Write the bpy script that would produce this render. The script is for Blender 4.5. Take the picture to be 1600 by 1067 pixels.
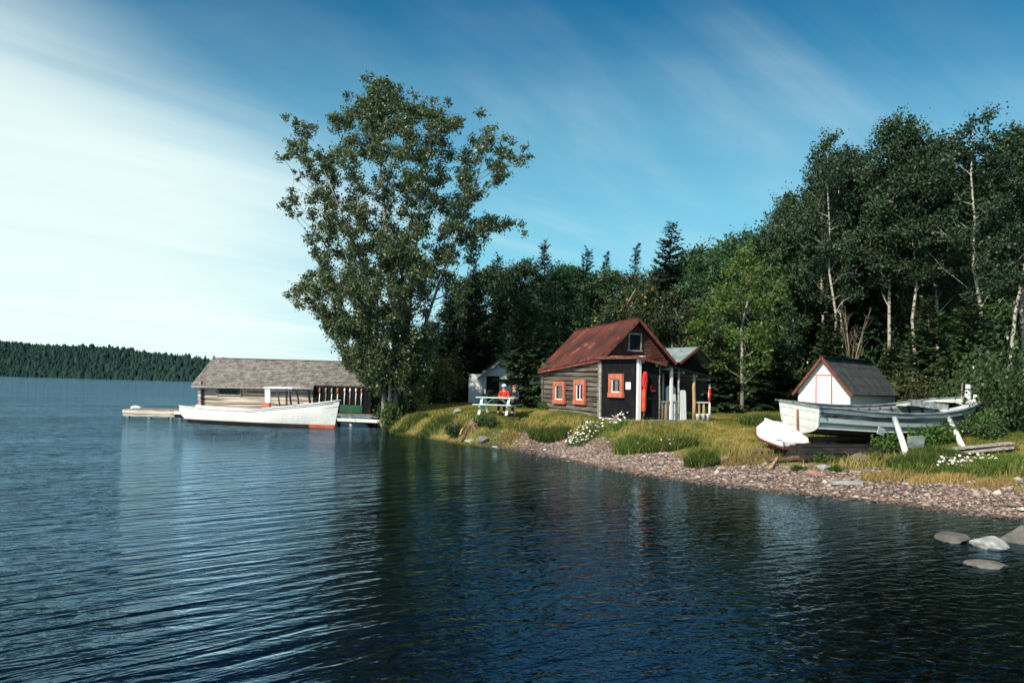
import bpy, bmesh, math, random
import numpy as np
from mathutils import Vector, Matrix

for o in list(bpy.data.objects): bpy.data.objects.remove(o, do_unlink=True)
S = bpy.context.scene
COL = S.collection
R = math.radians

# ---------------------------------------------------------------- camera
FPX, CH = 1300.0, 2.4                      # focal length in photo pixels, eye height above the lake
PIT, ROL = math.atan(68.5/FPX), math.atan(.022)
FW = np.array([0, math.cos(PIT), math.sin(PIT)])
R0 = np.array([1., 0, 0]); U0 = np.array([0, -math.sin(PIT), math.cos(PIT)])
RV = math.cos(ROL)*R0 + math.sin(ROL)*U0
UV = -math.sin(ROL)*R0 + math.cos(ROL)*U0
CC = np.array([0, 0, CH])
cam = bpy.data.cameras.new('camera')
cam.sensor_width = 36; cam.lens = FPX/1600*36; cam.clip_start = .1; cam.clip_end = 12000
co = bpy.data.objects.new('camera', cam); COL.objects.link(co)
co.matrix_world = Matrix(((RV[0], UV[0], -FW[0], 0), (RV[1], UV[1], -FW[1], 0), (RV[2], UV[2], -FW[2], CH), (0, 0, 0, 1)))
S.camera = co
def ray(px, py): return FW + RV*(px-800)/FPX - UV*(py-533.5)/FPX
def atz(px, py, z): d = ray(px, py); return CC + d*((z-CH)/d[2])
def aty(px, py, Y): d = ray(px, py); return CC + d*(Y/d[1])

# ---------------------------------------------------------------- sky and sun
SUN_EL = R(40); SUN = np.array([-.66, -.75, 0]); SUN /= np.linalg.norm(SUN)
SUN_V = Vector((SUN[0]*math.cos(SUN_EL), SUN[1]*math.cos(SUN_EL), math.sin(SUN_EL)))
w = bpy.data.worlds.new('World'); S.world = w; w.use_nodes = True
nt = w.node_tree; nt.nodes.clear()
def wn(t, **k):
    n = nt.nodes.new(t)
    for a, b in k.items(): setattr(n, a, b)
    return n
def wl(a, b): nt.links.new(a, b)
def wmath(op, a, b=None, c=None, clamp=False):
    n = wn('ShaderNodeMath', operation=op, use_clamp=clamp)
    for i, v in enumerate((a, b, c)):
        if v is None: continue
        if isinstance(v, (int, float)): n.inputs[i].default_value = v
        else: wl(v, n.inputs[i])
    return n.outputs[0]
def wsmooth(v, lo, hi):
    n = wn('ShaderNodeMapRange', interpolation_type='SMOOTHSTEP')
    wl(v, n.inputs[0]); n.inputs[1].default_value = lo; n.inputs[2].default_value = hi
    return n.outputs[0]
sky = wn('ShaderNodeTexSky', sky_type='NISHITA'); sky.sun_disc = False
sky.sun_elevation = SUN_EL; sky.sun_rotation = math.atan2(SUN[0], SUN[1])
sky.air_density = 1.0; sky.dust_density = .6; sky.ozone_density = 3.0
hs = wn('ShaderNodeHueSaturation'); hs.inputs['Hue'].default_value = .486; hs.inputs['Saturation'].default_value = 1.9
hs.inputs['Value'].default_value = 1.0
wl(sky.outputs[0], hs.inputs['Color'])
tc = wn('ShaderNodeTexCoord')
sx = wn('ShaderNodeSeparateXYZ'); wl(tc.outputs['Generated'], sx.inputs[0])
X, Y, Z = sx.outputs
az = wmath('ARCTAN2', X, Y)                                  # 0 straight ahead, negative to the left
el = wmath('ARCSINE', Z)
zz = wmath('ADD', wmath('MAXIMUM', Z, 0.0), .10)
cv = wn('ShaderNodeCombineXYZ'); wl(wmath('DIVIDE', X, zz), cv.inputs[0]); wl(wmath('DIVIDE', Y, zz), cv.inputs[1])
mp = wn('ShaderNodeMapping'); wl(cv.outputs[0], mp.inputs[0])
mp.inputs['Rotation'].default_value = (0, 0, R(-47))
mpb = wn('ShaderNodeMapping'); wl(mp.outputs[0], mpb.inputs[0]); mpb.inputs['Scale'].default_value = (.30, 1.2, 1); mp = mpb
n1 = wn('ShaderNodeTexNoise'); wl(mp.outputs[0], n1.inputs[0]); n1.inputs['Scale'].default_value = .9
n1.inputs['Detail'].default_value = 9; n1.inputs['Roughness'].default_value = .55; n1.inputs['Distortion'].default_value = .5
mp2 = wn('ShaderNodeMapping'); wl(cv.outputs[0], mp2.inputs[0]); mp2.inputs['Location'].default_value = (3.1, 1.7, 0)
mp2.inputs['Rotation'].default_value = (0, 0, R(-32)); mp2.inputs['Scale'].default_value = (.22, .5, 1)
n2 = wn('ShaderNodeTexNoise'); wl(mp2.outputs[0], n2.inputs[0]); n2.inputs['Scale'].default_value = .8; n2.inputs['Detail'].default_value = 6
wisps = wmath('MULTIPLY', wsmooth(n1.outputs[0], .38, .72), wsmooth(n2.outputs[0], .34, .60))
# a broad veil of cirrostratus low on the sunward (left) side of the sky
side = wmath('MULTIPLY', wmath('DIVIDE', X, wmath('SQRT', wmath('ADD', wmath('ADD', wmath('MULTIPLY', X, X), wmath('MULTIPLY', Y, Y)), 1e-5))), -1.0)
nz = wmath('ADD', wmath('MULTIPLY', wmath('SUBTRACT', n1.outputs[0], .5), .30), wmath('MULTIPLY', wmath('SUBTRACT', n2.outputs[0], .5), .16))
e1 = wmath('ADD', wmath('ADD', wmath('MULTIPLY', side, .90), wmath('MULTIPLY', el, -1.75)), .185)
e2 = wmath('ADD', side, -.19)
veil = wsmooth(wmath('ADD', wmath('MINIMUM', e1, e2), nz), -.20, .20)
low = wsmooth(wmath('ADD', wmath('MULTIPLY', el, -1.0), wmath('MULTIPLY', wmath('SUBTRACT', n2.outputs[0], .5), .25)), -.50, -.02)
mxl = wn('ShaderNodeMix', data_type='RGBA'); wl(wmath('MULTIPLY', low, .80), mxl.inputs[0]); wl(hs.outputs[0], mxl.inputs[6]); mxl.inputs[7].default_value = (3.9, 8.6, 10.2, 1)
cover = wmath('MAXIMUM', wmath('MULTIPLY', wisps, .46), wmath('MULTIPLY', veil, wmath('ADD', .64, wmath('ADD', wmath('MULTIPLY', wsmooth(n1.outputs[0], .30, .66), .14), wmath('MULTIPLY', low, .20)))))
mx = wn('ShaderNodeMix', data_type='RGBA'); wl(cover, mx.inputs[0]); wl(mxl.outputs[2], mx.inputs[6])
mx.inputs[7].default_value = (9.5, 11.0, 10.6, 1)
bg = wn('ShaderNodeBackground'); wl(mx.outputs[2], bg.inputs[0]); bg.inputs[1].default_value = .082
ou = wn('ShaderNodeOutputWorld'); wl(bg.outputs[0], ou.inputs[0])
sl = bpy.data.lights.new('sun', 'SUN'); sl.energy = 4.9; sl.angle = R(.55); sl.color = (1, .93, .80)
so = bpy.data.objects.new('sun', sl); COL.objects.link(so); so.rotation_euler = SUN_V.to_track_quat('Z', 'Y').to_euler()
S.view_settings.view_transform = 'Standard'; S.view_settings.look = 'None'
S.view_settings.exposure = 0.22; S.view_settings.gamma = 1; S.view_settings.use_curve_mapping = False
S.render.engine = 'CYCLES'
S.cycles.max_bounces = 8; S.cycles.transparent_max_bounces = 24; S.cycles.diffuse_bounces = 3; S.cycles.glossy_bounces = 4

# ---------------------------------------------------------------- helpers
def tag(o, label=None, cat=None, group=None, kind=None):
    if label: o['label'] = label
    if cat: o['category'] = cat
    if group: o['group'] = group
    if kind: o['kind'] = kind
    return o
def link(name, data, parent=None, loc=None, rot=None, mat=None):
    o = bpy.data.objects.new(name, data); COL.objects.link(o)
    if parent: o.parent = parent
    if loc is not None: o.location = loc
    if rot is not None: o.rotation_euler = rot
    if mat is not None and data is not None and not data.materials: data.materials.append(mat)
    return o
def thing(name, label, cat, loc=(0, 0, 0), rz=0, group=None):
    o = link(name, None, None, loc, (0, 0, rz)); o.empty_display_size = .2
    return tag(o, label, cat, group)
def copy_tree(o, parent=None):
    c = o.copy(); COL.objects.link(c)
    if parent: c.parent = parent
    for ch in list(o.children): copy_tree(ch, c)
    return c
class MB:
    def __init__(s): s.v = []; s.f = []; s.m = []; s.mi = 0
    def add(s, vs, fs):
        b = len(s.v); s.v += [tuple(map(float, q)) for q in vs]; s.f += [tuple(b+i for i in q) for q in fs]; s.m += [s.mi]*len(fs); return s
    def box(s, c, d, rot=None, taper=1.0):
        h = [x/2 for x in d]; M = Matrix.Identity(3) if rot is None else (rot if isinstance(rot, Matrix) else Matrix.Rotation(rot, 3, 'Z'))
        vs = []
        for z in (-1, 1):
            t = taper if z > 0 else 1
            for x, y in ((-1, -1), (1, -1), (1, 1), (-1, 1)):
                vs.append(Vector(c) + M @ Vector((x*h[0]*t, y*h[1]*t, z*h[2])))
        return s.add(vs, [(3, 2, 1, 0), (4, 5, 6, 7), (0, 1, 5, 4), (1, 2, 6, 5), (2, 3, 7, 6), (3, 0, 4, 7)])
    def beam(s, a, b, wd, th, up=(0, 0, 1)):
        a, b = Vector(a), Vector(b); d = (b-a).normalized(); u = Vector(up)
        if abs(d.dot(u)) > .98: u = Vector((0, 1, 0))
        x = d.cross(u).normalized(); y = x.cross(d).normalized()
        vs = [p + x*sx_*wd/2 + y*sy_*th/2 for p in (a, b) for sx_, sy_ in ((-1, -1), (1, -1), (1, 1), (-1, 1))]
        return s.add(vs, [(0, 1, 2, 3), (7, 6, 5, 4), (4, 5, 1, 0), (5, 6, 2, 1), (6, 7, 3, 2), (7, 4, 0, 3)])
    def tube(s, pts, rad, n=8, cap=True):
        P = [Vector(p) for p in pts]
        if isinstance(rad, (int, float)): rad = [rad]*len(P)
        b = len(s.v); vs = []; fs = []; ref = None
        for i, p in enumerate(P):
            d = (P[min(i+1, len(P)-1)] - P[max(i-1, 0)]).normalized()
            if ref is None: ref = d.cross(Vector((0, 0, 1)) if abs(d.z) < .9 else Vector((1, 0, 0))).normalized()
            ref = (ref - d*ref.dot(d)).normalized(); q = d.cross(ref)
            for k in range(n):
                a = 2*math.pi*k/n; vs.append(p + (ref*math.cos(a) + q*math.sin(a))*rad[i])
        for i in range(len(P)-1):
            for k in range(n):
                k2 = (k+1) % n; fs.append((i*n+k, i*n+k2, (i+1)*n+k2, (i+1)*n+k))
        if cap: fs.append(tuple(range(n-1, -1, -1))); fs.append(tuple((len(P)-1)*n+k for k in range(n)))
        return s.add(vs, fs)
    def prism(s, poly, axis, a, b):
        """extrude a 2-D polygon; axis 'x','y','z' is the extrusion axis from a to b"""
        n = len(poly)
        def pt(q, t): return {'x': (t, q[0], q[1]), 'y': (q[0], t, q[1]), 'z': (q[0], q[1], t)}[axis]
        vs = [pt(q, a) for q in poly] + [pt(q, b) for q in poly]
        fs = [tuple(range(n)), tuple(range(2*n-1, n-1, -1))] + [(i, n+i, n+(i+1) % n, (i+1) % n) for i in range(n)]
        return s.add(vs, fs)
    def slab(s, quad, th):
        """a quad with thickness th below it (along its normal)"""
        q = [Vector(p) for p in quad]; nn = (q[1]-q[0]).cross(q[2]-q[0]).normalized()*th
        return s.add(q + [p-nn for p in q], [(0, 1, 2, 3), (7, 6, 5, 4), (0, 4, 5, 1), (1, 5, 6, 2), (2, 6, 7, 3), (3, 7, 4, 0)])
    def lathe(s, prof, n=16, c=(0, 0, 0)):
        vs = []; fs = []
        for r_, z in prof:
            for k in range(n): vs.append((c[0]+r_*math.cos(2*math.pi*k/n), c[1]+r_*math.sin(2*math.pi*k/n), c[2]+z))
        for i in range(len(prof)-1):
            for k in range(n): fs.append((i*n+k, i*n+(k+1) % n, (i+1)*n+(k+1) % n, (i+1)*n+k))
        fs.append(tuple(range(n-1, -1, -1))); fs.append(tuple((len(prof)-1)*n+k for k in range(n)))
        return s.add(vs, fs)
    def torus(s, c, Rr, r_, axis='y', n=20, m=8):
        vs = []; fs = []
        for i in range(n):
            a = 2*math.pi*i/n
            for j in range(m):
                b = 2*math.pi*j/m; rr = Rr+r_*math.cos(b); u, v_, h = rr*math.cos(a), rr*math.sin(a), r_*math.sin(b)
                vs.append({'y': (c[0]+u, c[1]+h, c[2]+v_), 'x': (c[0]+h, c[1]+u, c[2]+v_), 'z': (c[0]+u, c[1]+v_, c[2]+h)}[axis])
        for i in range(n):
            for j in range(m): fs.append((i*m+j, ((i+1) % n)*m+j, ((i+1) % n)*m+(j+1) % m, i*m+(j+1) % m))
        return s.add(vs, fs)
    def mesh(s, name, smooth=False):
        me = bpy.data.meshes.new(name); me.from_pydata(s.v, [], s.f)
        if any(s.m): me.polygons.foreach_set('material_index', s.m)
        bm = bmesh.new(); bm.from_mesh(me); bmesh.ops.recalc_face_normals(bm, faces=bm.faces); bm.to_mesh(me); bm.free()
        if smooth: me.polygons.foreach_set('use_smooth', [True]*len(me.polygons))
        me.update(); return me
    def build(s, name, mat, parent=None, loc=None, rot=None, smooth=False, bevel=0):
        o = link(name, s.mesh(name, smooth), parent, loc, rot)
        for m_ in (mat if isinstance(mat, (list, tuple)) else [mat]): o.data.materials.append(m_)
        if bevel:
            b = o.modifiers.new('bevel', 'BEVEL'); b.width = bevel; b.segments = 2; b.limit_method = 'ANGLE'
        return o
def npmesh(name, V, Fq, rnd=None, smooth=False, extra=None):
    """mesh from numpy arrays: V (n,3), Fq (m,k) all faces with k corners"""
    me = bpy.data.meshes.new(name); n, (m, k) = len(V), Fq.shape
    me.vertices.add(n); me.vertices.foreach_set('co', np.asarray(V, np.float32).ravel())
    me.loops.add(m*k); me.loops.foreach_set('vertex_index', Fq.astype(np.int32).ravel())
    me.polygons.add(m); me.polygons.foreach_set('loop_start', np.arange(m, dtype=np.int32)*k)
    if smooth: me.polygons.foreach_set('use_smooth', np.ones(m, bool))
    if rnd is not None: me.attributes.new('rnd', 'FLOAT', 'POINT').data.foreach_set('value', np.asarray(rnd, np.float32))
    for kx, vx in (extra or {}).items(): me.attributes.new(kx, 'FLOAT', 'POINT').data.foreach_set('value', np.asarray(vx, np.float32))
    me.update(calc_edges=True); me.validate(); return me

# ---------------------------------------------------------------- materials
def mat_new(name):
    m = bpy.data.materials.new(name); m.use_nodes = True; t = m.node_tree; t.nodes.clear()
    def N(ty, **k):
        n = t.nodes.new(ty)
        for a, b in k.items(): setattr(n, a, b)
        return n
    def L(a, b): t.links.new(a, b)
    return m, N, L
def mixc(N, L, fac, a, b, mode='MIX'):
    n = N('ShaderNodeMix', data_type='RGBA', blend_type=mode)
    for i, v in ((0, fac), (6, a), (7, b)):
        if isinstance(v, (int, float)): n.inputs[i].default_value = v
        elif isinstance(v, tuple): n.inputs[i].default_value = (*v[:3], 1)
        else: L(v, n.inputs[i])
    return n.outputs[2]
def smooth(N, L, v, lo, hi):
    n = N('ShaderNodeMapRange', interpolation_type='SMOOTHSTEP'); L(v, n.inputs[0])
    n.inputs[1].default_value = lo; n.inputs[2].default_value = hi; return n.outputs[0]
def noise(N, L, vec, scale, detail=4, rough=.55, stretch=None, dist=0):
    if stretch:
        mp_ = N('ShaderNodeMapping'); L(vec, mp_.inputs[0]); mp_.inputs['Scale'].default_value = stretch; vec = mp_.outputs[0]
    n = N('ShaderNodeTexNoise'); L(vec, n.inputs[0]); n.inputs['Scale'].default_value = scale
    n.inputs['Detail'].default_value = detail; n.inputs['Roughness'].default_value = rough; n.inputs['Distortion'].default_value = dist
    return n.outputs[0]
def surf(name, c1, c2, scale=6, rough=.8, bump=.01, stretch=None, c3=None, t3=(.58, .70), s3=2.5, vary=.25, spec=.3, coord='Object', fine=None, metal=0, lo=.35, hi=.65):
    """weathered surface: two tones by noise, an optional third (wear) in patches, tone varied from object to object"""
    m, N, L = mat_new(name)
    tc_ = N('ShaderNodeTexCoord'); oi = N('ShaderNodeObjectInfo')
    add = N('ShaderNodeVectorMath', operation='ADD'); L(tc_.outputs[coord], add.inputs[0])
    sc = N('ShaderNodeVectorMath', operation='SCALE'); sc.inputs[0].default_value = (37, 17, 23); L(oi.outputs['Random'], sc.inputs['Scale']); L(sc.outputs[0], add.inputs[1])
    v = add.outputs[0]
    a = noise(N, L, v, scale, 6, .6, stretch)
    col = mixc(N, L, smooth(N, L, a, lo, hi), c1, c2)
    if c3 is not None:
        b = noise(N, L, v, s3, 5, .65, stretch)
        col = mixc(N, L, smooth(N, L, b, *t3), col, c3)
    mr = N('ShaderNodeMapRange'); L(oi.outputs['Random'], mr.inputs[0]); mr.inputs[3].default_value = 1-vary; mr.inputs[4].default_value = 1+vary
    g = noise(N, L, v, scale*5, 4, .6, stretch)
    k = N('ShaderNodeMath', operation='MULTIPLY_ADD'); L(g, k.inputs[0]); k.inputs[1].default_value = .5; k.inputs[2].default_value = .75
    k2 = N('ShaderNodeMath', operation='MULTIPLY'); L(k.outputs[0], k2.inputs[0]); L(mr.outputs[0], k2.inputs[1])
    vm = N('ShaderNodeVectorMath', operation='SCALE'); L(col, vm.inputs[0]); L(k2.outputs[0], vm.inputs['Scale'])
    p = N('ShaderNodeBsdfPrincipled'); L(vm.outputs[0], p.inputs['Base Color']); p.inputs['Roughness'].default_value = rough
    p.inputs['Specular IOR Level'].default_value = spec; p.inputs['Metallic'].default_value = metal
    if bump:
        bn = N('ShaderNodeBump'); L(g, bn.inputs['Height']); bn.inputs['Distance'].default_value = bump; bn.inputs['Strength'].default_value = .8
        L(bn.outputs[0], p.inputs['Normal'])
    o = N('ShaderNodeOutputMaterial'); L(p.outputs[0], o.inputs[0]); return m
def leafmat(name, ca, cb, cc=None, t3=.93, trans=.28, rough=.5, spec=.35):
    """leaf colours run from ca to cb leaf by leaf, a few leaves cc; light comes through them"""
    m, N, L = mat_new(name)
    at = N('ShaderNodeAttribute'); at.attribute_name = 'rnd'; oi = N('ShaderNodeObjectInfo')
    col = mixc(N, L, at.outputs['Fac'], ca, cb)
    if cc: col = mixc(N, L, smooth(N, L, at.outputs['Fac'], t3, t3+.01), col, cc)
    mr = N('ShaderNodeMapRange'); L(oi.outputs['Random'], mr.inputs[0]); mr.inputs[3].default_value = .78; mr.inputs[4].default_value = 1.45
    vm = N('ShaderNodeVectorMath', operation='SCALE'); L(col, vm.inputs[0]); L(mr.outputs[0], vm.inputs['Scale'])
    p = N('ShaderNodeBsdfPrincipled'); L(vm.outputs[0], p.inputs['Base Color']); p.inputs['Roughness'].default_value = rough
    p.inputs['Specular IOR Level'].default_value = spec
    tr = N('ShaderNodeBsdfTranslucent'); t2 = mixc(N, L, 1.0, vm.outputs[0], (1.0, 1.1, .45), 'MULTIPLY'); L(t2, tr.inputs[0])
    ms = N('ShaderNodeMixShader'); ms.inputs[0].default_value = trans; L(p.outputs[0], ms.inputs[1]); L(tr.outputs[0], ms.inputs[2])
    o = N('ShaderNodeOutputMaterial'); L(ms.outputs[0], o.inputs[0]); return m

# ---------------------------------------------------------------- shoreline and terrain
shore_px = [(1557, 808), (1400, 787), (1250, 772), (1100, 755), (1000, 742), (930, 728), (870, 715), (820, 705), (780, 699), (740, 697), (700, 690), (650, 682), (612, 674)]
SH = [(2600, -900), (300, -80), (60, -6), (30, 5), (20, 10.0), (14, 13.6)] + [tuple(atz(a, b, 0)[:2]) for a, b in shore_px] + \
     [(-6.9, 45.2), (-8.3, 48.5), (-8.7, 53), (-8.4, 58), (-6, 66), (2, 78), (18, 95), (60, 130), (300, 260), (2600, 900)]
SH = np.array(SH, float)
def shore_dist(x, y):
    P = np.stack([np.ravel(x), np.ravel(y)], 1); best = np.full(len(P), 1e9); ins = np.zeros(len(P), bool)
    n = len(SH)
    for i in range(n):
        a, b = SH[i], SH[(i+1) % n]
        if i < n-1:
            ab = b-a; t = np.clip(((P-a)@ab)/(ab@ab), 0, 1); best = np.minimum(best, np.hypot(*(P-a-t[:, None]*ab).T))
        c = (a[1] > P[:, 1]) != (b[1] > P[:, 1])
        xx = a[0] + (P[:, 1]-a[1])*(b[0]-a[0])/(b[1]-a[1]+1e-12)
        ins ^= c & (P[:, 0] < xx)
    return np.where(ins, best, -best).reshape(np.shape(x))
def sstep(t): t = np.clip(t, 0, 1); return t*t*(3-2*t)
def vnoise(x, y, s, seed=0):
    x = np.asarray(x)*s+seed*17.3; y = np.asarray(y)*s-seed*9.1; xi, yi = np.floor(x).astype(int), np.floor(y).astype(int)
    def h(a, b): q = np.sin(a*127.1+b*311.7+seed*74.7)*43758.5453; return q-np.floor(q)
    fx, fy = sstep(x-xi), sstep(y-yi)
    return (h(xi, yi)*(1-fx)+h(xi+1, yi)*fx)*(1-fy)+(h(xi, yi+1)*(1-fx)+h(xi+1, yi+1)*fx)*fy
def terrain(x, y):
    x = np.asarray(x, float); y = np.asarray(y, float); d = shore_dist(x, y)
    beach = np.interp(d, [0, 2.6, 3.4, 9.5, 16, 40, 90, 400], [0, .34, .48, 1.16, 1.42, 2.3, 4.6, 10])
    steep = sstep(1-np.abs(x+1.5)/1.3)*.45
    bank = np.interp(d*(1+steep), [0, .25, .9, 2.2, 5, 16, 40, 90, 400], [0, .25, .74, 1.04, 1.26, 1.48, 2.3, 4.6, 10])
    mid = np.interp(d, [0, 2.6, 3.4, 6.2, 9.5, 16, 40, 90, 400], [0, .36, .52, 1.10, 1.26, 1.48, 2.3, 4.6, 10])
    m_ = sstep((8.5-x)/3.0); beach = beach*(1-m_)+mid*m_
    t = sstep((1.6-x)/2.4)
    z = beach*(1-t)+bank*t
    # level ground under and in front of the cabin
    u_ = (x-3.61)*.921+(y-34)*.390; v_ = -(x-3.61)*.390+(y-34)*.921
    q = np.hypot(np.clip(np.abs(u_-1.65)-1.75, 0, None), np.clip(np.abs(v_-1.1)-4.5, 0, None)); pad = sstep(1-q/2.4)
    z = z*(1-pad)+np.where(v_ > 0, 1.19+.02*v_, 1.15)*pad
    z = z + np.where(d > .2, (vnoise(x, y, .8, 1)-.5)*.10*sstep(d/3)+(vnoise(x, y, 3, 2)-.5)*.03, 0)
    bed = np.interp(-d, [0, 1.5, 5, 12, 40, 200], [0, -.14, -.75, -2.4, -6, -14]) + (vnoise(x, y, 2.2, 3)-.5)*.05*sstep(-d/1)
    return np.where(d > 0, z, bed)
def tz(x, y): return float(terrain(np.array([x]), np.array([y]))[0])
def gnd(px, py):
    """point where the ground shows at photo pixel (px, py)"""
    d = ray(px, py); t = np.arange(10, 75, .05); P = CC[None]+d[None]*t[:, None]; h = np.maximum(terrain(P[:, 0], P[:, 1]), 0)
    i = np.argmax(P[:, 2] < h); return np.array([P[i, 0], P[i, 1], h[i]])
def axis_lines(lo, hi, step, out_lo, out_hi, g=1.16):
    a = list(np.arange(lo, hi+1e-6, step)); s_ = step
    while a[-1] < out_hi: s_ *= g; a.append(a[-1]+s_)
    s_ = step; b = []
    q = lo
    while q > out_lo: s_ *= g; q -= s_; b.append(q)
    return np.array(b[::-1]+a)
gx = axis_lines(-10, 20, .16, -2600, 2600); gy = axis_lines(12, 46, .16, -900, 4000)
GX, GY = np.meshgrid(gx, gy); D = shore_dist(GX, GY); GZ = terrain(GX, GY)
nx_, ny_ = len(gx), len(gy)
idx = np.arange(nx_*ny_).reshape(ny_, nx_)
Fq = np.stack([idx[:-1, :-1], idx[:-1, 1:], idx[1:, 1:], idx[1:, :-1]], -1).reshape(-1, 4)
gm = npmesh('ground', np.stack([GX.ravel(), GY.ravel(), GZ.ravel()], 1), Fq, smooth=True, extra={'shore': D.ravel()})
def ground_material():
    m, N, L = mat_new('ground_cover')
    ge = N('ShaderNodeNewGeometry'); pos = ge.outputs['Position']
    at = N('ShaderNodeAttribute'); at.attribute_name = 'shore'; sd = at.outputs['Fac']
    sp = N('ShaderNodeSeparateXYZ'); L(pos, sp.inputs[0])
    big = noise(N, L, pos, .55, 5, .6); med = noise(N, L, pos, 2.3, 5, .65); fin = noise(N, L, pos, 22, 4, .7)
    lawn = mixc(N, L, smooth(N, L, big, .40, .58), (.085, .120, .022), (.29, .24, .068))
    lawn = mixc(N, L, smooth(N, L, med, .46, .62), lawn, (.27, .20, .055))
    lawn = mixc(N, L, smooth(N, L, med, .64, .72), lawn, (.15, .10, .055))
    vo = N('ShaderNodeTexVoronoi'); L(pos, vo.inputs[0]); vo.inputs['Scale'].default_value = 13
    gr = mixc(N, L, smooth(N, L, vo.outputs['Distance'], .05, .5), (.30, .215, .19), (.10, .068, .06))
    gr2 = mixc(N, L, .5, gr, vo.outputs['Color'], 'SOFT_LIGHT')
    gr3 = mixc(N, L, smooth(N, L, noise(N, L, pos, 1.4, 4), .5, .66), gr2, (.24, .15, .125))
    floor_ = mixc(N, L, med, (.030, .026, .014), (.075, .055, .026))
    silt = mixc(N, L, med, (.014, .015, .012), (.035, .032, .022))
    # gravel -> lawn line wanders; on the steep left bank the lawn starts at the water
    wob = N('ShaderNodeMath', operation='MULTIPLY_ADD'); L(med, wob.inputs[0]); wob.inputs[1].default_value = 2.2; L(sd, wob.inputs[2])
    lf = smooth(N, L, sp.outputs[0], 1.6, .0)
    ad = N('ShaderNodeMath', operation='MULTIPLY_ADD'); L(lf, ad.inputs[0]); ad.inputs[1].default_value = 2.6; L(wob.outputs[0], ad.inputs[2])
    hz = N('ShaderNodeMath', operation='MULTIPLY_ADD'); L(med, hz.inputs[0]); hz.inputs[1].default_value = .25; L(sp.outputs[2], hz.inputs[2])
    mxx = N('ShaderNodeMath', operation='MAXIMUM'); L(smooth(N, L, ad.outputs[0], 3.1, 4.0), mxx.inputs[0]); L(smooth(N, L, hz.outputs[0], .62, .74), mxx.inputs[1])
    c = mixc(N, L, mxx.outputs[0], gr3, lawn)
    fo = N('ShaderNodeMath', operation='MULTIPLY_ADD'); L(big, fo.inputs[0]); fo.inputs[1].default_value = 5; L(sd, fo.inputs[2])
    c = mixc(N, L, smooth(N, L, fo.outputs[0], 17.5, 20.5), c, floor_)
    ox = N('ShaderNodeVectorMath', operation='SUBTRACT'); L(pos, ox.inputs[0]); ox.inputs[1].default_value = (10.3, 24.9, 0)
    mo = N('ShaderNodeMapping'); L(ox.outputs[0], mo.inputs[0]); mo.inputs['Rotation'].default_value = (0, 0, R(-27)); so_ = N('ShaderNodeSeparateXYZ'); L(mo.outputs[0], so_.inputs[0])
    def M2(op, a_, b_):
        n = N('ShaderNodeMath', operation=op)
        for i_, v_ in enumerate((a_, b_)):
            if isinstance(v_, (int, float)): n.inputs[i_].default_value = v_
            else: L(v_, n.inputs[i_])
        return n.outputs[0]
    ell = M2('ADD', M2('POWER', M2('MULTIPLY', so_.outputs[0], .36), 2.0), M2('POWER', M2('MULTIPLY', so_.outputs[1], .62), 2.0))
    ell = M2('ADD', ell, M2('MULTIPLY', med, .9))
    c = mixc(N, L, smooth(N, L, ell, 1.75, 1.1), c, (.022, .016, .012))     # shade under the old boat, painted dark into the ground colour
    c = mixc(N, L, smooth(N, L, sd, -1.4, -4.2), c, silt)
    wet = mixc(N, L, 1.0, c, (.45, .43, .42), 'MULTIPLY')
    c = mixc(N, L, smooth(N, L, sd, .16, -.05), c, wet)
    p = N('ShaderNodeBsdfPrincipled'); L(c, p.inputs['Base Color']); p.inputs['Roughness'].default_value = .95; p.inputs['Specular IOR Level'].default_value = .15
    bn = N('ShaderNodeBump'); L(fin, bn.inputs['Height']); bn.inputs['Distance'].default_value = .05; L(bn.outputs[0], p.inputs['Normal'])
    o = N('ShaderNodeOutputMaterial'); L(p.outputs[0], o.inputs[0]); return m
tag(link('ground', gm, mat=ground_material()), kind='structure', label='gravel beach rising to a dry grass lawn and forest floor')

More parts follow.
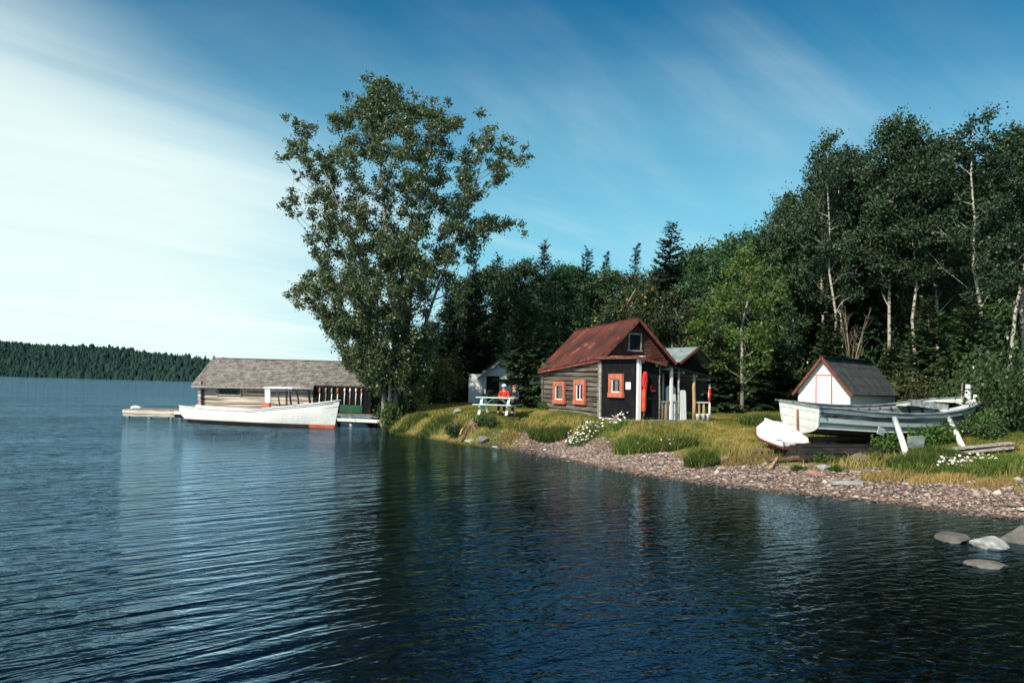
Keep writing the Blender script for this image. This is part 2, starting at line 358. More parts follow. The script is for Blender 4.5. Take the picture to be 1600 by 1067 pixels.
# ---------------------------------------------------------------- lake
def water_material():
    m, N, L = mat_new('lake_water')
    ge = N('ShaderNodeNewGeometry'); pos = ge.outputs['Position']
    def rip(ang, su, sv, scale, det, dist=.3):
        mp_ = N('ShaderNodeMapping'); L(pos, mp_.inputs[0]); mp_.inputs['Rotation'].default_value = (0, 0, R(ang))
        mq_ = N('ShaderNodeMapping'); L(mp_.outputs[0], mq_.inputs[0]); mq_.inputs['Scale'].default_value = (su, sv, 1); mp_ = mq_
        n = N('ShaderNodeTexNoise'); L(mp_.outputs[0], n.inputs[0]); n.inputs['Scale'].default_value = scale; n.inputs['Detail'].default_value = det
        n.inputs['Roughness'].default_value = .5; n.inputs['Distortion'].default_value = dist; return n.outputs[0]
    a = rip(-45, .60, 3.0, 1.0, 3)            # wind ripples, crests running away to the right
    b = rip(-30, 1.6, 5.0, 1.0, 2)            # smaller ripples on their backs
    c = rip(20, 5.5, 8.0, 1.0, 2, .8)         # chop
    patch = smooth(N, L, rip(-40, .05, .16, 1.0, 3), .34, .66)
    sp = N('ShaderNodeSeparateXYZ'); L(pos, sp.inputs[0])
    lee = smooth(N, L, sp.outputs[0], 3.5, -5.0)         # calmer in the lee of the shore on the right
    def mul(x, k):
        n = N('ShaderNodeMath', operation='MULTIPLY'); L(x, n.inputs[0])
        if isinstance(k, (int, float)): n.inputs[1].default_value = k
        else: L(k, n.inputs[1])
        return n.outputs[0]
    def add(x, y):
        n = N('ShaderNodeMath', operation='ADD'); L(x, n.inputs[0]); L(y, n.inputs[1]); return n.outputs[0]
    mr = N('ShaderNodeMapRange'); L(lee, mr.inputs[0]); mr.inputs[3].default_value = .16; mr.inputs[4].default_value = 1
    pr = N('ShaderNodeMapRange'); L(patch, pr.inputs[0]); pr.inputs[3].default_value = .62; pr.inputs[4].default_value = 1.15
    h = add(add(mul(mul(a, mr.outputs[0]), .085), mul(b, .026)), mul(c, .011))
    h = mul(h, pr.outputs[0])
    bn = N('ShaderNodeBump'); L(h, bn.inputs['Height']); bn.inputs['Filter Width'].default_value = .08; bn.inputs['Distance'].default_value = 1; bn.inputs['Strength'].default_value = 1
    fr = N('ShaderNodeFresnel'); fr.inputs[0].default_value = 1.33; L(bn.outputs[0], fr.inputs[1])
    gl = N('ShaderNodeBsdfGlossy'); gl.inputs['Roughness'].default_value = .04; gl.inputs['Color'].default_value = (.42, .70, .92, 1); L(bn.outputs[0], gl.inputs['Normal'])
    tr = N('ShaderNodeBsdfTransparent'); tr.inputs[0].default_value = (.74, .74, .60, 1)
    ms = N('ShaderNodeMixShader'); L(fr.outputs[0], ms.inputs[0]); L(tr.outputs[0], ms.inputs[1]); L(gl.outputs[0], ms.inputs[2])
    o = N('ShaderNodeOutputMaterial'); L(ms.outputs[0], o.inputs[0]); return m
wx = np.array([-5000, -400, -60, 60, 400, 5000.]); wy = np.array([-800, 0, 60, 400, 5000.])
WX, WY = np.meshgrid(wx, wy); ii = np.arange(WX.size).reshape(WX.shape)
wf = np.stack([ii[:-1, :-1], ii[:-1, 1:], ii[1:, 1:], ii[1:, :-1]], -1).reshape(-1, 4)
tag(link('lake', npmesh('lake', np.stack([WX.ravel(), WY.ravel(), 0*WX.ravel()], 1), wf), mat=water_material()), 'rippled dark blue lake water', kind='structure')

# ---------------------------------------------------------------- far wooded hill across the lake
rng = np.random.default_rng(5)
hp = np.array([-900, -500, -250, 17, 150, 250, 330, 400, 480, 560, 700])
top = np.array([533, 528, 527, 531, 537, 548, 558, 571, 582, 590, 597])
base = np.array([1250, 1150, 1020, 905, 780, 680, 620, 590, 580, 590, 640.])     # distance of the far shore
cols, rows = 120, 26
pxs = np.linspace(-900, 700, cols); HV = np.zeros((rows, cols, 3))
for j, px in enumerate(pxs):
    y0 = np.interp(px, hp, base); yr = y0*1.45; tp = aty(px, np.interp(px, hp, top), yr)
    for i in range(rows):
        t = i/(rows-1)*1.6; yy = y0+(yr-y0)*t; q = aty(px, 600, yy)
        prof = sstep(t)**.8 if t <= 1 else 1-.6*sstep((t-1)/.6)
        HV[i, j] = (q[0], yy, max(-3, (tp[2]-9)*prof*(.90+.2*vnoise(q[0], yy, .006, 4)) - (2.5 if i == 0 else 0)+.6))
ih = np.arange(rows*cols).reshape(rows, cols); hf = np.stack([ih[:-1, :-1], ih[:-1, 1:], ih[1:, 1:], ih[1:, :-1]], -1).reshape(-1, 4)
tag(link('hill', npmesh('hill', HV.reshape(-1, 3), hf, smooth=True), mat=surf('hill_ground', (.012, .022, .012), (.02, .032, .016), .02, 1, 0, coord='Generated')), kind='structure')
NT = 42000; u = rng.random(NT)*(cols-1.01)*.98; v = (rng.random(NT)**1.3)*(rows-1.01)*.80
i0, j0 = v.astype(int), u.astype(int); fi, fj = (v-i0)[:, None], (u-j0)[:, None]
P0 = (HV[i0, j0]*(1-fj)+HV[i0, j0+1]*fj)*(1-fi)+(HV[i0+1, j0]*(1-fj)+HV[i0+1, j0+1]*fj)*fi
hh = np.clip(rng.lognormal(1.50, .34, NT), 2.5, 11); rr = hh*rng.uniform(.16, .34, NT); K = 6
ang = np.arange(K)*2*np.pi/K
ring = np.zeros((NT, K, 3)); jit = rng.uniform(.7, 1.3, (NT, K))
ring[..., 0] = P0[:, None, 0]+np.cos(ang)*rr[:, None]*jit; ring[..., 1] = P0[:, None, 1]+np.sin(ang)*rr[:, None]*jit
ring2 = ring.copy(); ring[..., 2] = P0[:, None, 2]-1.5; conif = rng.random(NT) < .55
ring2[..., :2] = P0[:, None, :2]+(ring[..., :2]-P0[:, None, :2])*np.where(conif, .55, 1.0)[:, None, None]
ring2[..., 2] = (P0[:, 2]+hh*np.where(conif, .5, .66))[:, None]+rng.uniform(-.8, .8, (NT, K))
apex = P0+np.stack([rng.uniform(-.4, .4, NT), 0*hh, hh], 1)
VV = np.concatenate([ring, ring2, apex[:, None]], 1).reshape(-1, 3); b0 = (np.arange(NT)*(2*K+1))[:, None]
k = np.arange(K); k2 = (k+1) % K
t1 = np.stack([b0+k, b0+k2, b0+K+k2], -1).reshape(-1, 3); t2_ = np.stack([b0+k, b0+K+k2, b0+K+k], -1).reshape(-1, 3)
t3_ = np.stack([b0+K+k, b0+K+k2, b0+2*K+0*k], -1).reshape(-1, 3)
ff = link('far_forest', npmesh('far_forest', VV, np.concatenate([t1, t2_, t3_]), rnd=np.repeat(rng.random(NT), 2*K+1)), mat=leafmat('far_foliage', (.009, .024, .026), (.024, .050, .036), trans=.1, rough=.9, spec=.05))  # bluish tint of distant haze is mixed into these leaf colours
tag(ff, 'dark green mixed forest covering the low hill across the lake', 'forest', kind='stuff')

# ================================================================ trees
def basis(n_):
    n_ = n_/np.linalg.norm(n_, axis=1, keepdims=True)
    a = np.where(np.abs(n_[:, 2:3]) < .9, np.array([[0, 0, 1.]]), np.array([[1., 0, 0]]))
    t = np.cross(n_, a); t /= np.linalg.norm(t, axis=1, keepdims=True); return n_, t, np.cross(n_, t)
def leaves(name, P, size, g, up=.5, asp=.72, rnd=None, out=None):
    N_ = len(P); n_ = g.normal(size=(N_, 3)); n_ /= np.linalg.norm(n_, axis=1, keepdims=True); n_[:, 2] += up
    if out is not None: n_ += out
    n_, t, b = basis(n_); a = g.random(N_)*6.283; tt = t*np.cos(a)[:, None]+b*np.sin(a)[:, None]; bb = np.cross(n_, tt)
    L_ = (size*g.uniform(.65, 1.3, N_))[:, None]; W_ = L_*asp
    V = np.stack([P-tt*L_*.5, P+bb*W_*.5-tt*L_*.08+n_*L_*.08, P+tt*L_*.5, P-bb*W_*.5-tt*L_*.08+n_*L_*.08], 1).reshape(-1, 3)
    Fq_ = np.arange(N_*4).reshape(-1, 4)
    if rnd is None: rnd = g.random(N_)
    return npmesh(name, V, Fq_, rnd=np.repeat(rnd, 4))
def bez(a, c, g, n=5, sag=.18):
    a, c = np.array(a, float), np.array(c, float); L_ = np.linalg.norm(c-a); m_ = (a+c)/2+g.normal(size=3)*L_*.07; m_[2] += L_*sag
    return [(1-t)**2*a+2*t*(1-t)*m_+t*t*c for t in np.linspace(0, 1, n)]
def broadleaf(seed, trunks, clumps, leaf, per, twigs=7, up=.45, limb_r=.045, sag=.12):
    """trunks: [(points, radii)], clumps: [(centre, radius)] -> (wood mesh, leaf mesh).  Every clump hangs on a limb that grows
    from the nearest lower wood, so the limbs branch; the leaves sit along the twigs of the clump."""
    g = np.random.default_rng(seed); wood = MB(); nodes = []; nr = []
    for pts, rad in trunks:
        wood.tube(pts, rad, 9)
        for i in range(len(pts)-1):
            for t in (0, .33, .66):
                nodes.append(np.array(pts[i])*(1-t)+np.array(pts[i+1])*t); nr.append(rad[i]*(1-t)+rad[i+1]*t)
    base = min(p[2] for p in nodes)
    order = sorted(clumps, key=lambda c: min(np.linalg.norm(np.array(c[0])-q) for q in nodes[::2]))
    LP, LR, LO = [], [], []
    for c, r_ in order:
        c = np.array(c, float); A = np.array(nodes); dv = c-A; dist = np.linalg.norm(dv, axis=1)
        cost = dist + np.clip(A[:, 2]-(c[2]-.55*np.hypot(dv[:, 0], dv[:, 1])), 0, None)*2.2 + np.clip(base+1.6-A[:, 2], 0, None)*4
        i = int(np.argmin(cost)); r0 = min(nr[i]*.62, limb_r*(.5+.32*dist[i])); pts = bez(A[i], c, g, 6, sag)
        rad = np.linspace(max(r0, .012), .010, 6); wood.tube(pts, list(rad), 5, cap=False)
        for p_, q in zip(pts[1:], rad[1:]): nodes.append(np.array(p_)); nr.append(q)
        nt_ = max(3, int(twigs)); npl = max(4, int(per*(r_**2)/nt_))
        crn = g.random()
        for k_ in range(nt_):
            d = g.normal(size=3); d /= np.linalg.norm(d); d[2] = d[2]*.8+.15; e = c+d*r_*g.uniform(.6, 1.12)
            wood.tube([c+d*r_*.05, (c+e)/2+g.normal(size=3)*r_*.06, e], [.010, .007, .003], 3, cap=False)
            t = g.uniform(.15, 1.08, npl)[:, None]
            LP.append(c+(e-c)*t+g.normal(size=(npl, 3))*r_*.20); LR.append(np.clip(crn*.5+g.random(npl)*.5, 0, .92)*1.0)
    LP = np.concatenate(LP); LR = np.concatenate(LR)
    sel = g.random(len(LP)) < .05; LR[sel] = .97
    return wood.mesh('trunk', True), leaves('crown', LP, np.full(len(LP), leaf), g, up, rnd=LR), len(LP)
def conifer(seed, h, rad, z0, spray=.34, dense=1.0, droop=.35, ragged=.25):
    g = np.random.default_rng(seed); wood = MB(); tr = .012*h+.02
    ph = g.uniform(0, 6.28); bend = lambda z: np.array([.02*h*math.sin(z*.35+ph)*(z/h), .02*h*math.cos(z*.3+ph)*(z/h), z])
    zs = np.linspace(0, h, 14); wood.tube([bend(z) for z in zs], [tr*(1-z/h)+.012 for z in zs], 7)
    P, T, Wd, Ls, Rn = [], [], [], [], []
    z = z0
    while z < h-.12:
        t = (z-z0)/(h-z0); n = int(g.integers(5, 8))
        for _ in range(n):
            a = g.random()*6.283; Lb = rad*(1-t)**.82*g.uniform(1-ragged, 1.08)+.10
            if g.random() < .06: Lb *= g.uniform(.4, 1.25)
            d = np.array([math.cos(a), math.sin(a), 0]); s_ = np.array([-d[1], d[0], 0]); zb = z+g.normal()*.10
            drp = droop*(1-.75*t)+g.normal()*.06; lift = .55*t
            f = lambda q: bend(min(zb, h))*np.array([1, 1, 0])+d*Lb*q+np.array([0, 0, zb+Lb*(lift*q-drp*q*q*.9+.16*q**3)])
            wood.tube([f(0), f(.5), f(1)], [.008+.006*Lb, .006+.003*Lb, .004], 3, cap=False)
            m_ = max(3, int(dense*Lb/.105)); crn = g.random()
            for q in np.linspace(.12, 1, m_):
                p = f(q); tang = f(min(q+.02, 1.02))-f(q-.02); tang /= np.linalg.norm(tang)
                wdt = Lb*.36*(1-q*.7)+.08
                for sd in (-1, 1, 0):
                    dd = tang*g.uniform(.5, .9)+s_*sd*g.uniform(.5, 1.0)+np.array([0, 0, g.uniform(-.45, .10)]); dd /= np.linalg.norm(dd)
                    l_ = min(spray*1.5, wdt)*g.uniform(.8, 1.4) if sd else spray*g.uniform(.6, 1)
                    P.append(p+g.normal(size=3)*.03); T.append(dd); Ls.append(l_); Wd.append(l_*g.uniform(.30, .52)); Rn.append(.35*crn+.45*g.random()+.20*q)
        z += (.17+.17*(1-t))*g.uniform(.8, 1.2)*(h/11)**.5
    P, T, Ls, Wd = np.array(P), np.array(T), np.array(Ls)[:, None], np.array(Wd)[:, None]
    nn = g.normal(size=P.shape)*.45; nn[:, 2] += 1; b = np.cross(T, nn); b /= np.linalg.norm(b, axis=1, keepdims=True); dn = np.array([[0, 0, -1.]])
    V = np.stack([P, P+T*Ls*.45+b*Wd*.5+dn*Ls*.06, P+T*Ls+dn*Ls*.12, P+T*Ls*.45-b*Wd*.5+dn*Ls*.06], 1).reshape(-1, 3)
    return wood.mesh('trunk', True), npmesh('crown', V, np.arange(len(V)).reshape(-1, 4), rnd=np.repeat(np.array(Rn), 4)), len(P)

def bark_birch():
    m, N, L = mat_new('birch_bark'); tc_ = N('ShaderNodeTexCoord'); v = tc_.outputs['Object']
    a = noise(N, L, v, 3.0, 5, .7, (1, 1, 3.2)); b = noise(N, L, v, 1.3, 3, .6)
    c = mixc(N, L, smooth(N, L, a, .50, .62), (.44, .39, .31), (.05, .042, .035))
    c = mixc(N, L, smooth(N, L, b, .56, .75), c, (.30, .25, .20))
    p = N('ShaderNodeBsdfPrincipled'); L(c, p.inputs['Base Color']); p.inputs['Roughness'].default_value = .75
    o = N('ShaderNodeOutputMaterial'); L(p.outputs[0], o.inputs[0]); return m
BIRCH = bark_birch()
POPB = surf('poplar_bark', (.20, .175, .14), (.42, .37, .30), 3, .9, .03, (1, 1, .35), c3=(.08, .07, .055), vary=.15)
DARKB = surf('spruce_bark', (.055, .042, .033), (.12, .095, .075), 5, .95, .03, (1, 1, .3))
POPL = leafmat('poplar_leaf', (.026, .052, .020), (.085, .118, .046), (.30, .30, .14), trans=.26, rough=.42, spec=.5)
BIRL = leafmat('birch_leaf', (.015, .042, .021), (.046, .084, .034), trans=.20)
MIXL = leafmat('hardwood_leaf', (.020, .058, .026), (.062, .116, .044), trans=.22)
BRIL = leafmat('sapling_leaf', (.075, .15, .026), (.155, .25, .045), trans=.36)
ASHL = leafmat('ash_leaf', (.020, .045, .018), (.055, .085, .030), (.42, .22, .07), t3=.955, trans=.2)
SPRL = leafmat('spruce_needles', (.010, .030, .019), (.030, .060, .032), trans=.05, rough=.6, spec=.25)
FIRL = leafmat('fir_needles', (.020, .046, .018), (.052, .082, .028), trans=.06, rough=.6, spec=.25)
CEDL = leafmat('cedar_needles', (.05, .065, .018), (.125, .125, .035), trans=.15, rough=.6)

# ---- the tall multi-stemmed poplar at the water's edge: limbs and clumps laid out from the photograph, with real depth
g = np.random.default_rng(11)
TY = 43.6; TB = np.array([-5.35, TY, tz(-5.35, TY)])
tree = thing('poplar_tree', 'tall airy poplar with several slender trunks standing by the dock', 'tree', TB)
def tp(px, py, dy=0): return np.array(aty(px, py, TY+dy))-TB
TR = [([(601, 642, -.5), (598, 590, -.6), (590, 520, -.8), (572, 430, -1.2), (540, 340, -1.8), (505, 265, -2.2)], .20),
      ([(619, 646, -.2), (617, 580, -.2), (612, 480, -.1), (608, 380, 0), (600, 290, .2), (594, 205, .3), (590, 150, .2)], .23),
      ([(634, 645, .2), (633, 580, .3), (638, 490, .5), (650, 400, .7), (655, 310, .9), (668, 230, 1.2), (675, 175, 1.3)], .22),
      ([(645, 640, .7), (655, 580, .9), (662, 510, 1.2), (690, 430, 1.8), (722, 350, 2.2), (748, 270, 2.5), (760, 205, 2.7)], .19),
      ([(628, 640, 1.0), (630, 560, 1.6), (625, 450, 2.4), (640, 340, 3.0), (640, 250, 3.2)], .15),
      ([(610, 640, -.6), (606, 570, -1.0), (590, 480, -1.8), (560, 400, -2.6), (556, 300, -3.0)], .13)]
trunks = []
for pts, r0 in TR:
    q = [tp(*p_) for p_ in pts]; q[0][2] -= .35
    q = [q[0]]+[q[i]+g.normal(size=3)*.06 for i in range(1, len(q))]
    n_ = len(q); fine = [q[i]*(1-t)+q[i+1]*t for i in range(n_-1) for t in (0, .5)]+[q[-1]]
    r0 *= .62
    trunks.append((fine, [r0*(1-.86*i/(len(fine)-1))+(.07 if i == 0 else 0) for i in range(len(fine))]))
# crown envelope: outline of the photograph as half-widths by height, uneven, with holes
env = [(128, 585, 612), (150, 560, 628), (175, 548, 690), (200, 455, 765), (225, 448, 800), (250, 440, 830), (285, 455, 790), (320, 440, 768), (350, 470, 815),
       (385, 480, 768), (420, 488, 745), (450, 446, 735), (480, 462, 700), (510, 500, 690), (540, 520, 685), (570, 535, 676), (600, 560, 674), (622, 580, 672)]
ey, el_, er_ = zip(*env); clumps = []
holes = [(620, 345, 11), (655, 205, 13), (575, 265, 12), (535, 300, 10), (680, 345, 12), (560, 200, 11), (600, 470, 10), (530, 420, 12), (745, 330, 14), (610, 540, 9), (692, 478, 26), (660, 510, 17), (505, 215, 24), (470, 400, 20), (640, 262, 12), (720, 225, 18), (778, 310, 26), (585, 408, 12), (650, 470, 12), (700, 300, 12), (548, 480, 12), (780, 395, 30), (500, 340, 13), (480, 290, 14), (715, 420, 16)]
tries = 0
while len(clumps) < 900 and tries < 30000:
    tries += 1
    py = g.uniform(126, 605) if g.random() < .8 else g.uniform(400, 622); xl, xr = np.interp(py, ey, el_), np.interp(py, ey, er_); px = g.uniform(xl+6, xr-6)
    if any((px-a)**2+(py-b)**2 < c*c*1.15 for a, b, c in holes): continue
    e_ = 1-((px-(xl+xr)/2)/((xr-xl)/2+1))**2; hw = (xr-xl)/2/FPX*TY
    dy = g.uniform(-1, 1)*hw*.80*math.sqrt(max(e_, .02)); r_ = g.uniform(.30, .66)
    edge = min(px-xl, xr-px)/FPX*TY
    if edge < .5: r_ *= .72
    if px > 740 or px < 480: r_ *= .85
    if g.random() < .18 and 200 < py < 480 and 500 < px < 720: continue
    c = tp(px, py, dy)
    if any(np.linalg.norm(c-q) < .40 for q, _ in clumps): continue
    clumps.append((c, r_))
tips = [(447, 183, -1), (463, 190, -1), (455, 225, -1.4), (440, 247, -1.6), (490, 200, -1), (572, 124, 0), (604, 130, .3), (590, 135, 0), (676, 158, 1.2), (700, 160, 1.3), (625, 140, .4), (648, 150, .8), (752, 178, 2.4), (770, 200, 2.5),
        (820, 232, 2.4), (828, 246, 2.6), (800, 226, 2.4), (790, 218, 2.4), (795, 350, 2), (815, 352, 2), (820, 365, 2), (770, 342, 2.2), (452, 462, -1), (462, 478, -1), (470, 448, -1), (446, 322, -2), (455, 335, -2), (772, 285, 2.4), (768, 262, 2.5), (540, 150, -.5)]
for a, b, dy in tips: clumps.append((tp(a, b, dy), g.uniform(.30, .45)))
tw, tl, nl = broadleaf(21, trunks, clumps, .125, 760, 9, up=.2, limb_r=.05, sag=.05)
link('trunk', tw, tree, mat=POPB); link('crown', tl, tree, mat=POPL)
print('poplar leaves', nl, 'clumps', len(clumps))

# ---- tree kinds for the forest
def gen_birch(seed, h, spread, crown0, lean=.5, nstem=1):
    g = np.random.default_rng(seed); trunks, cl = [], []
    for s_ in range(nstem):
        off = g.normal(size=2)*.35*(nstem > 1); tip = np.array([off[0]*3+g.normal()*lean, off[1]*3+g.normal()*lean, h*g.uniform(.9, 1)])
        zs = np.linspace(-.3, 1, 9)
        pts = [np.array([off[0]+(tip[0]-off[0])*max(t, 0)**1.3+g.normal()*.07, off[1]+(tip[1]-off[1])*max(t, 0)**1.3+g.normal()*.07, max(t*h, -.3)]) for t in zs]
        trunks.append((pts, [.0085*h*(1-.88*i/8)+.01 for i in range(9)]))
        n = int(95/nstem)
        for _ in range(n):
            t = crown0+(1-crown0)*g.random()**.85; c0 = np.array([np.interp(t, zs, [p[k_] for p in pts]) for k_ in range(3)])
            rr_ = spread*math.sin(math.pi*min(.97, .12+.80*(t-crown0)/(1-crown0)))**.8*g.uniform(.25, 1.1); a = g.random()*6.283
            cl.append((c0+np.array([math.cos(a)*rr_, math.sin(a)*rr_, g.normal()*.3]), g.uniform(.5, .95)))
        cl.append((pts[-1]+np.array([0, 0, .25]), .5))
    return broadleaf(seed+1, trunks, cl, .155, 400, 8, up=.6, limb_r=.035, sag=.08)
def gen_round(seed, h, spread, crown0, leaf=.155, ncl=110, rmin=.5, rmax=.95, per=340):
    g = np.random.default_rng(seed); zs = np.linspace(0, 1, 8)
    pts = [np.array([g.normal()*.10*t*3, g.normal()*.10*t*3, h*.92*t-(.3 if t == 0 else 0)]) for t in zs]
    trunks = [(pts, [.011*h*(1-.85*t)+.015 for t in zs])]; cl = []
    for _ in range(ncl):
        t = g.random(); zc = h*(crown0+(1-crown0)*t); prof = math.sqrt(max(.05, 1-(2*t-.85)**2*.8)); a = g.random()*6.283; q = spread*prof*math.sqrt(g.uniform(.08, 1))*g.uniform(.85, 1.1)
        cl.append((np.array([math.cos(a)*q, math.sin(a)*q, zc+g.normal()*.2]), g.uniform(rmin, rmax)))
    return broadleaf(seed+1, trunks, cl, leaf, per, 7, up=.55, limb_r=.04, sag=.10)
KIND = {}
def reg(k_, meshes, wm, lm, h):
    zz_ = np.empty(len(meshes[1].vertices)*3, np.float32); meshes[1].vertices.foreach_get('co', zz_); h = float(np.percentile(zz_[2::3], 99.9))
    KIND[k_] = (meshes[0], meshes[1], wm, lm, h)
reg('birch_a', gen_birch(31, 14.5, 1.9, .42), BIRCH, BIRL, 14.5)
reg('birch_b', gen_birch(41, 13.5, 1.75, .50, .8), BIRCH, BIRL, 13.5)
reg('birch_c', gen_birch(51, 14, 2.1, .36, .9, 2), BIRCH, BIRL, 14)
reg('hard_a', gen_round(61, 10, 2.6, .26), POPB, MIXL, 10)
reg('hard_b', gen_round(71, 9, 2.3, .22, ncl=100), POPB, MIXL, 9)
reg('ash', gen_round(81, 7.5, 2.3, .2, .16, 95), POPB, ASHL, 7.5)
reg('bright', gen_round(91, 8, 2.35, .24, .165, 85, .45, .8, 230), POPB, BRIL, 8)
reg('spruce_a', conifer(101, 12, 2.3, .6), DARKB, SPRL, 12)
reg('spruce_b', conifer(111, 13, 1.7, .8, ragged=.35), DARKB, SPRL, 13)
reg('spruce_c', conifer(115, 12.5, 1.2, 1.5, ragged=.55, dense=.8), DARKB, SPRL, 12.5)
reg('fir', conifer(121, 5.5, 1.7, .15, spray=.28, dense=1.25, droop=.25), DARKB, FIRL, 5.5)
reg('cedar', gen_round(131, 3.6, 1.2, .08, .12, 48, .35, .6, 260), DARKB, CEDL, 3.6)
TREES = []
def plant(kind, name, label, px, Y_, top_py=None, h=None, group=None, rz=None, sx_=1.0, x=None):
    """a tree of the given kind standing on the ground under photo column px at distance Y_, as tall as the photo shows"""
    tm, cm, wm, lm, h0 = KIND[kind]
    x = aty(px, 600, Y_)[0] if x is None else x
    z = tz(x, Y_)-.05
    if h is None: h = aty(px, top_py, Y_)[2]-z
    k_ = h/h0; g_ = np.random.default_rng(int(px*7+Y_*13))
    o = thing(name, label, 'tree', (x, Y_, z), g_.random()*6.283 if rz is None else rz, group); o.scale = (k_*sx_, k_*sx_, k_)
    link('trunk', tm, o, mat=wm); link('crown', cm, o, mat=lm); TREES.append((x, Y_, h)); return o
# ---- single trees that can be told apart in the photograph
plant('bright', 'broadleaf_tree', 'bright yellow-green leafy tree with a bare pale trunk on the lawn edge', 1160, 40.0, 385, sx_=1.05)
plant('fir', 'fir_tree', 'dark drooping fir shading the front of the white gabled shed', 824, 45.6, 450, sx_=1.0)
plant('spruce_a', 'spruce_tree', 'broad tall spruce standing right behind the red-roofed cabin', 1040, 55, 348, sx_=1.2)
plant('spruce_b', 'spruce_tree', 'slim dark spruce top rising left of the cabin roof', 850, 54.5, 378, sx_=1.15)
plant('spruce_b', 'spruce_tree', 'spruce with a blunt top between the cabin and the slim spruce', 916, 56, 388, sx_=1.15)
plant('spruce_c', 'spruce_tree', 'thin spire of a spruce beside the blunt topped spruce', 943, 57, 393, sx_=.95)
plant('spruce_c', 'spruce_tree', 'narrow ragged spruce beside the broad tall spruce', 992, 58, 380, sx_=1.0)
plant('ash', 'mountain_ash', 'mountain ash dotted with pale orange clusters above the cabin ridge', 985, 45.5, 425, sx_=1.0)
plant('ash', 'mountain_ash', 'lower mountain ash with orange clusters behind the cabin gable', 1052, 44, 455, sx_=.9)
plant('hard_a', 'hardwood_tree', 'rounded blue-green hardwood left of the mountain ash', 812, 55, 405, sx_=1.05)
plant('hard_b', 'hardwood_tree', 'light green hardwood just left of the cabin roof', 872, 51, 418, sx_=1.1)
plant('hard_a', 'hardwood_tree', 'dense hardwood growing close behind the lean-to porch', 1105, 48, 400, sx_=1.1)
plant('hard_b', 'hardwood_tree', 'round topped hardwood above the bright green tree', 1140, 56, 368, sx_=1.15)
plant('hard_a', 'hardwood_tree', 'tall hardwood at the foot of the birch stand', 1205, 51, 345, sx_=1.05)
plant('birch_b', 'birch_tree', 'outermost birch of the tall stand, leaning over the hardwoods', 1242, 50, 300, sx_=.95)
plant('birch_c', 'birch_tree', 'twin-stemmed birch with the widest crown of the stand', 1308, 47, 200, sx_=.9)
plant('birch_a', 'birch_tree', 'tallest birch with a straight white trunk behind the small white shed', 1386, 46, 178, rz=1.0, sx_=.98)
plant('birch_b', 'birch_tree', 'birch with a clean white lower trunk beside the tallest birch', 1426, 44.5, 225, sx_=1.1)
plant('birch_a', 'birch_tree', 'birch with a blotched trunk above the tangle of shrubs', 1462, 46.5, 215, sx_=1.0)
plant('birch_c', 'birch_tree', 'birch with long bare side limbs over the old boat', 1540, 41, 165, sx_=1.1)
plant('birch_b', 'birch_tree', 'birch with a crooked top at the edge of the stand', 1600, 44, 190, sx_=1.1)
plant('birch_a', 'birch_tree', 'birch rising between the twin-stemmed and the tallest birch', 1345, 51, 225, sx_=1.1)
plant('fir', 'fir_tree', 'dense young fir on the lawn behind the porch railing', 1125, 40.5, 520, sx_=1.1)
plant('fir', 'fir_tree', 'wide young fir at the left of the small white shed', 1205, 41.5, 510, sx_=1.25)
plant('fir', 'fir_tree', 'young fir behind the ridge of the small white shed', 1300, 45, 490, sx_=1.1)
plant('fir', 'fir_tree', 'pointed young fir at the foot of the white birch trunks', 1452, 41, 465, sx_=1.1)
plant('fir', 'fir_tree', 'large young fir behind the bow of the old boat', 1520, 37.5, 455, sx_=1.15)
plant('fir', 'fir_tree', 'low fir half hidden by shrubs behind the roof of the white shed', 1398, 45.5, 530, sx_=1.2)
plant('cedar', 'cedar_bush', 'yellowish young cedar in the shade beside the open white door', 703, 50, 545, sx_=.95)
plant('spruce_a', 'spruce_tree', 'heavy dark spruce between the poplar and the white gabled shed', 738, 55, 405)
plant('spruce_a', 'spruce_tree', 'dark spruce leaning on the poplar crown', 700, 53, 440, sx_=1.05)
plant('spruce_b', 'spruce_tree', 'dark spruce above the white gabled shed', 776, 58, 398, sx_=1.2)
plant('hard_b', 'hardwood_tree', 'shaded low hardwood behind the poplar trunks', 668, 55, 500, sx_=1.1)
plant('hard_a', 'hardwood_tree', 'dense hardwood filling the gap between the dark spruces and the shed', 758, 60, 415, sx_=1.2)
plant('hard_b', 'hardwood_tree', 'hardwood in deep shade right behind the poplar', 715, 57, 455, sx_=1.2)
plant('hard_a', 'hardwood_tree', 'hardwood between the slim spruce and the blunt topped spruce', 885, 57, 412, sx_=1.15)
plant('hard_a', 'hardwood_tree', 'hardwood behind the mountain ash', 955, 56, 420, sx_=1.2)
plant('hard_b', 'hardwood_tree', 'hardwood showing between the porch roof and the bright green tree', 1085, 58, 385, sx_=1.2)
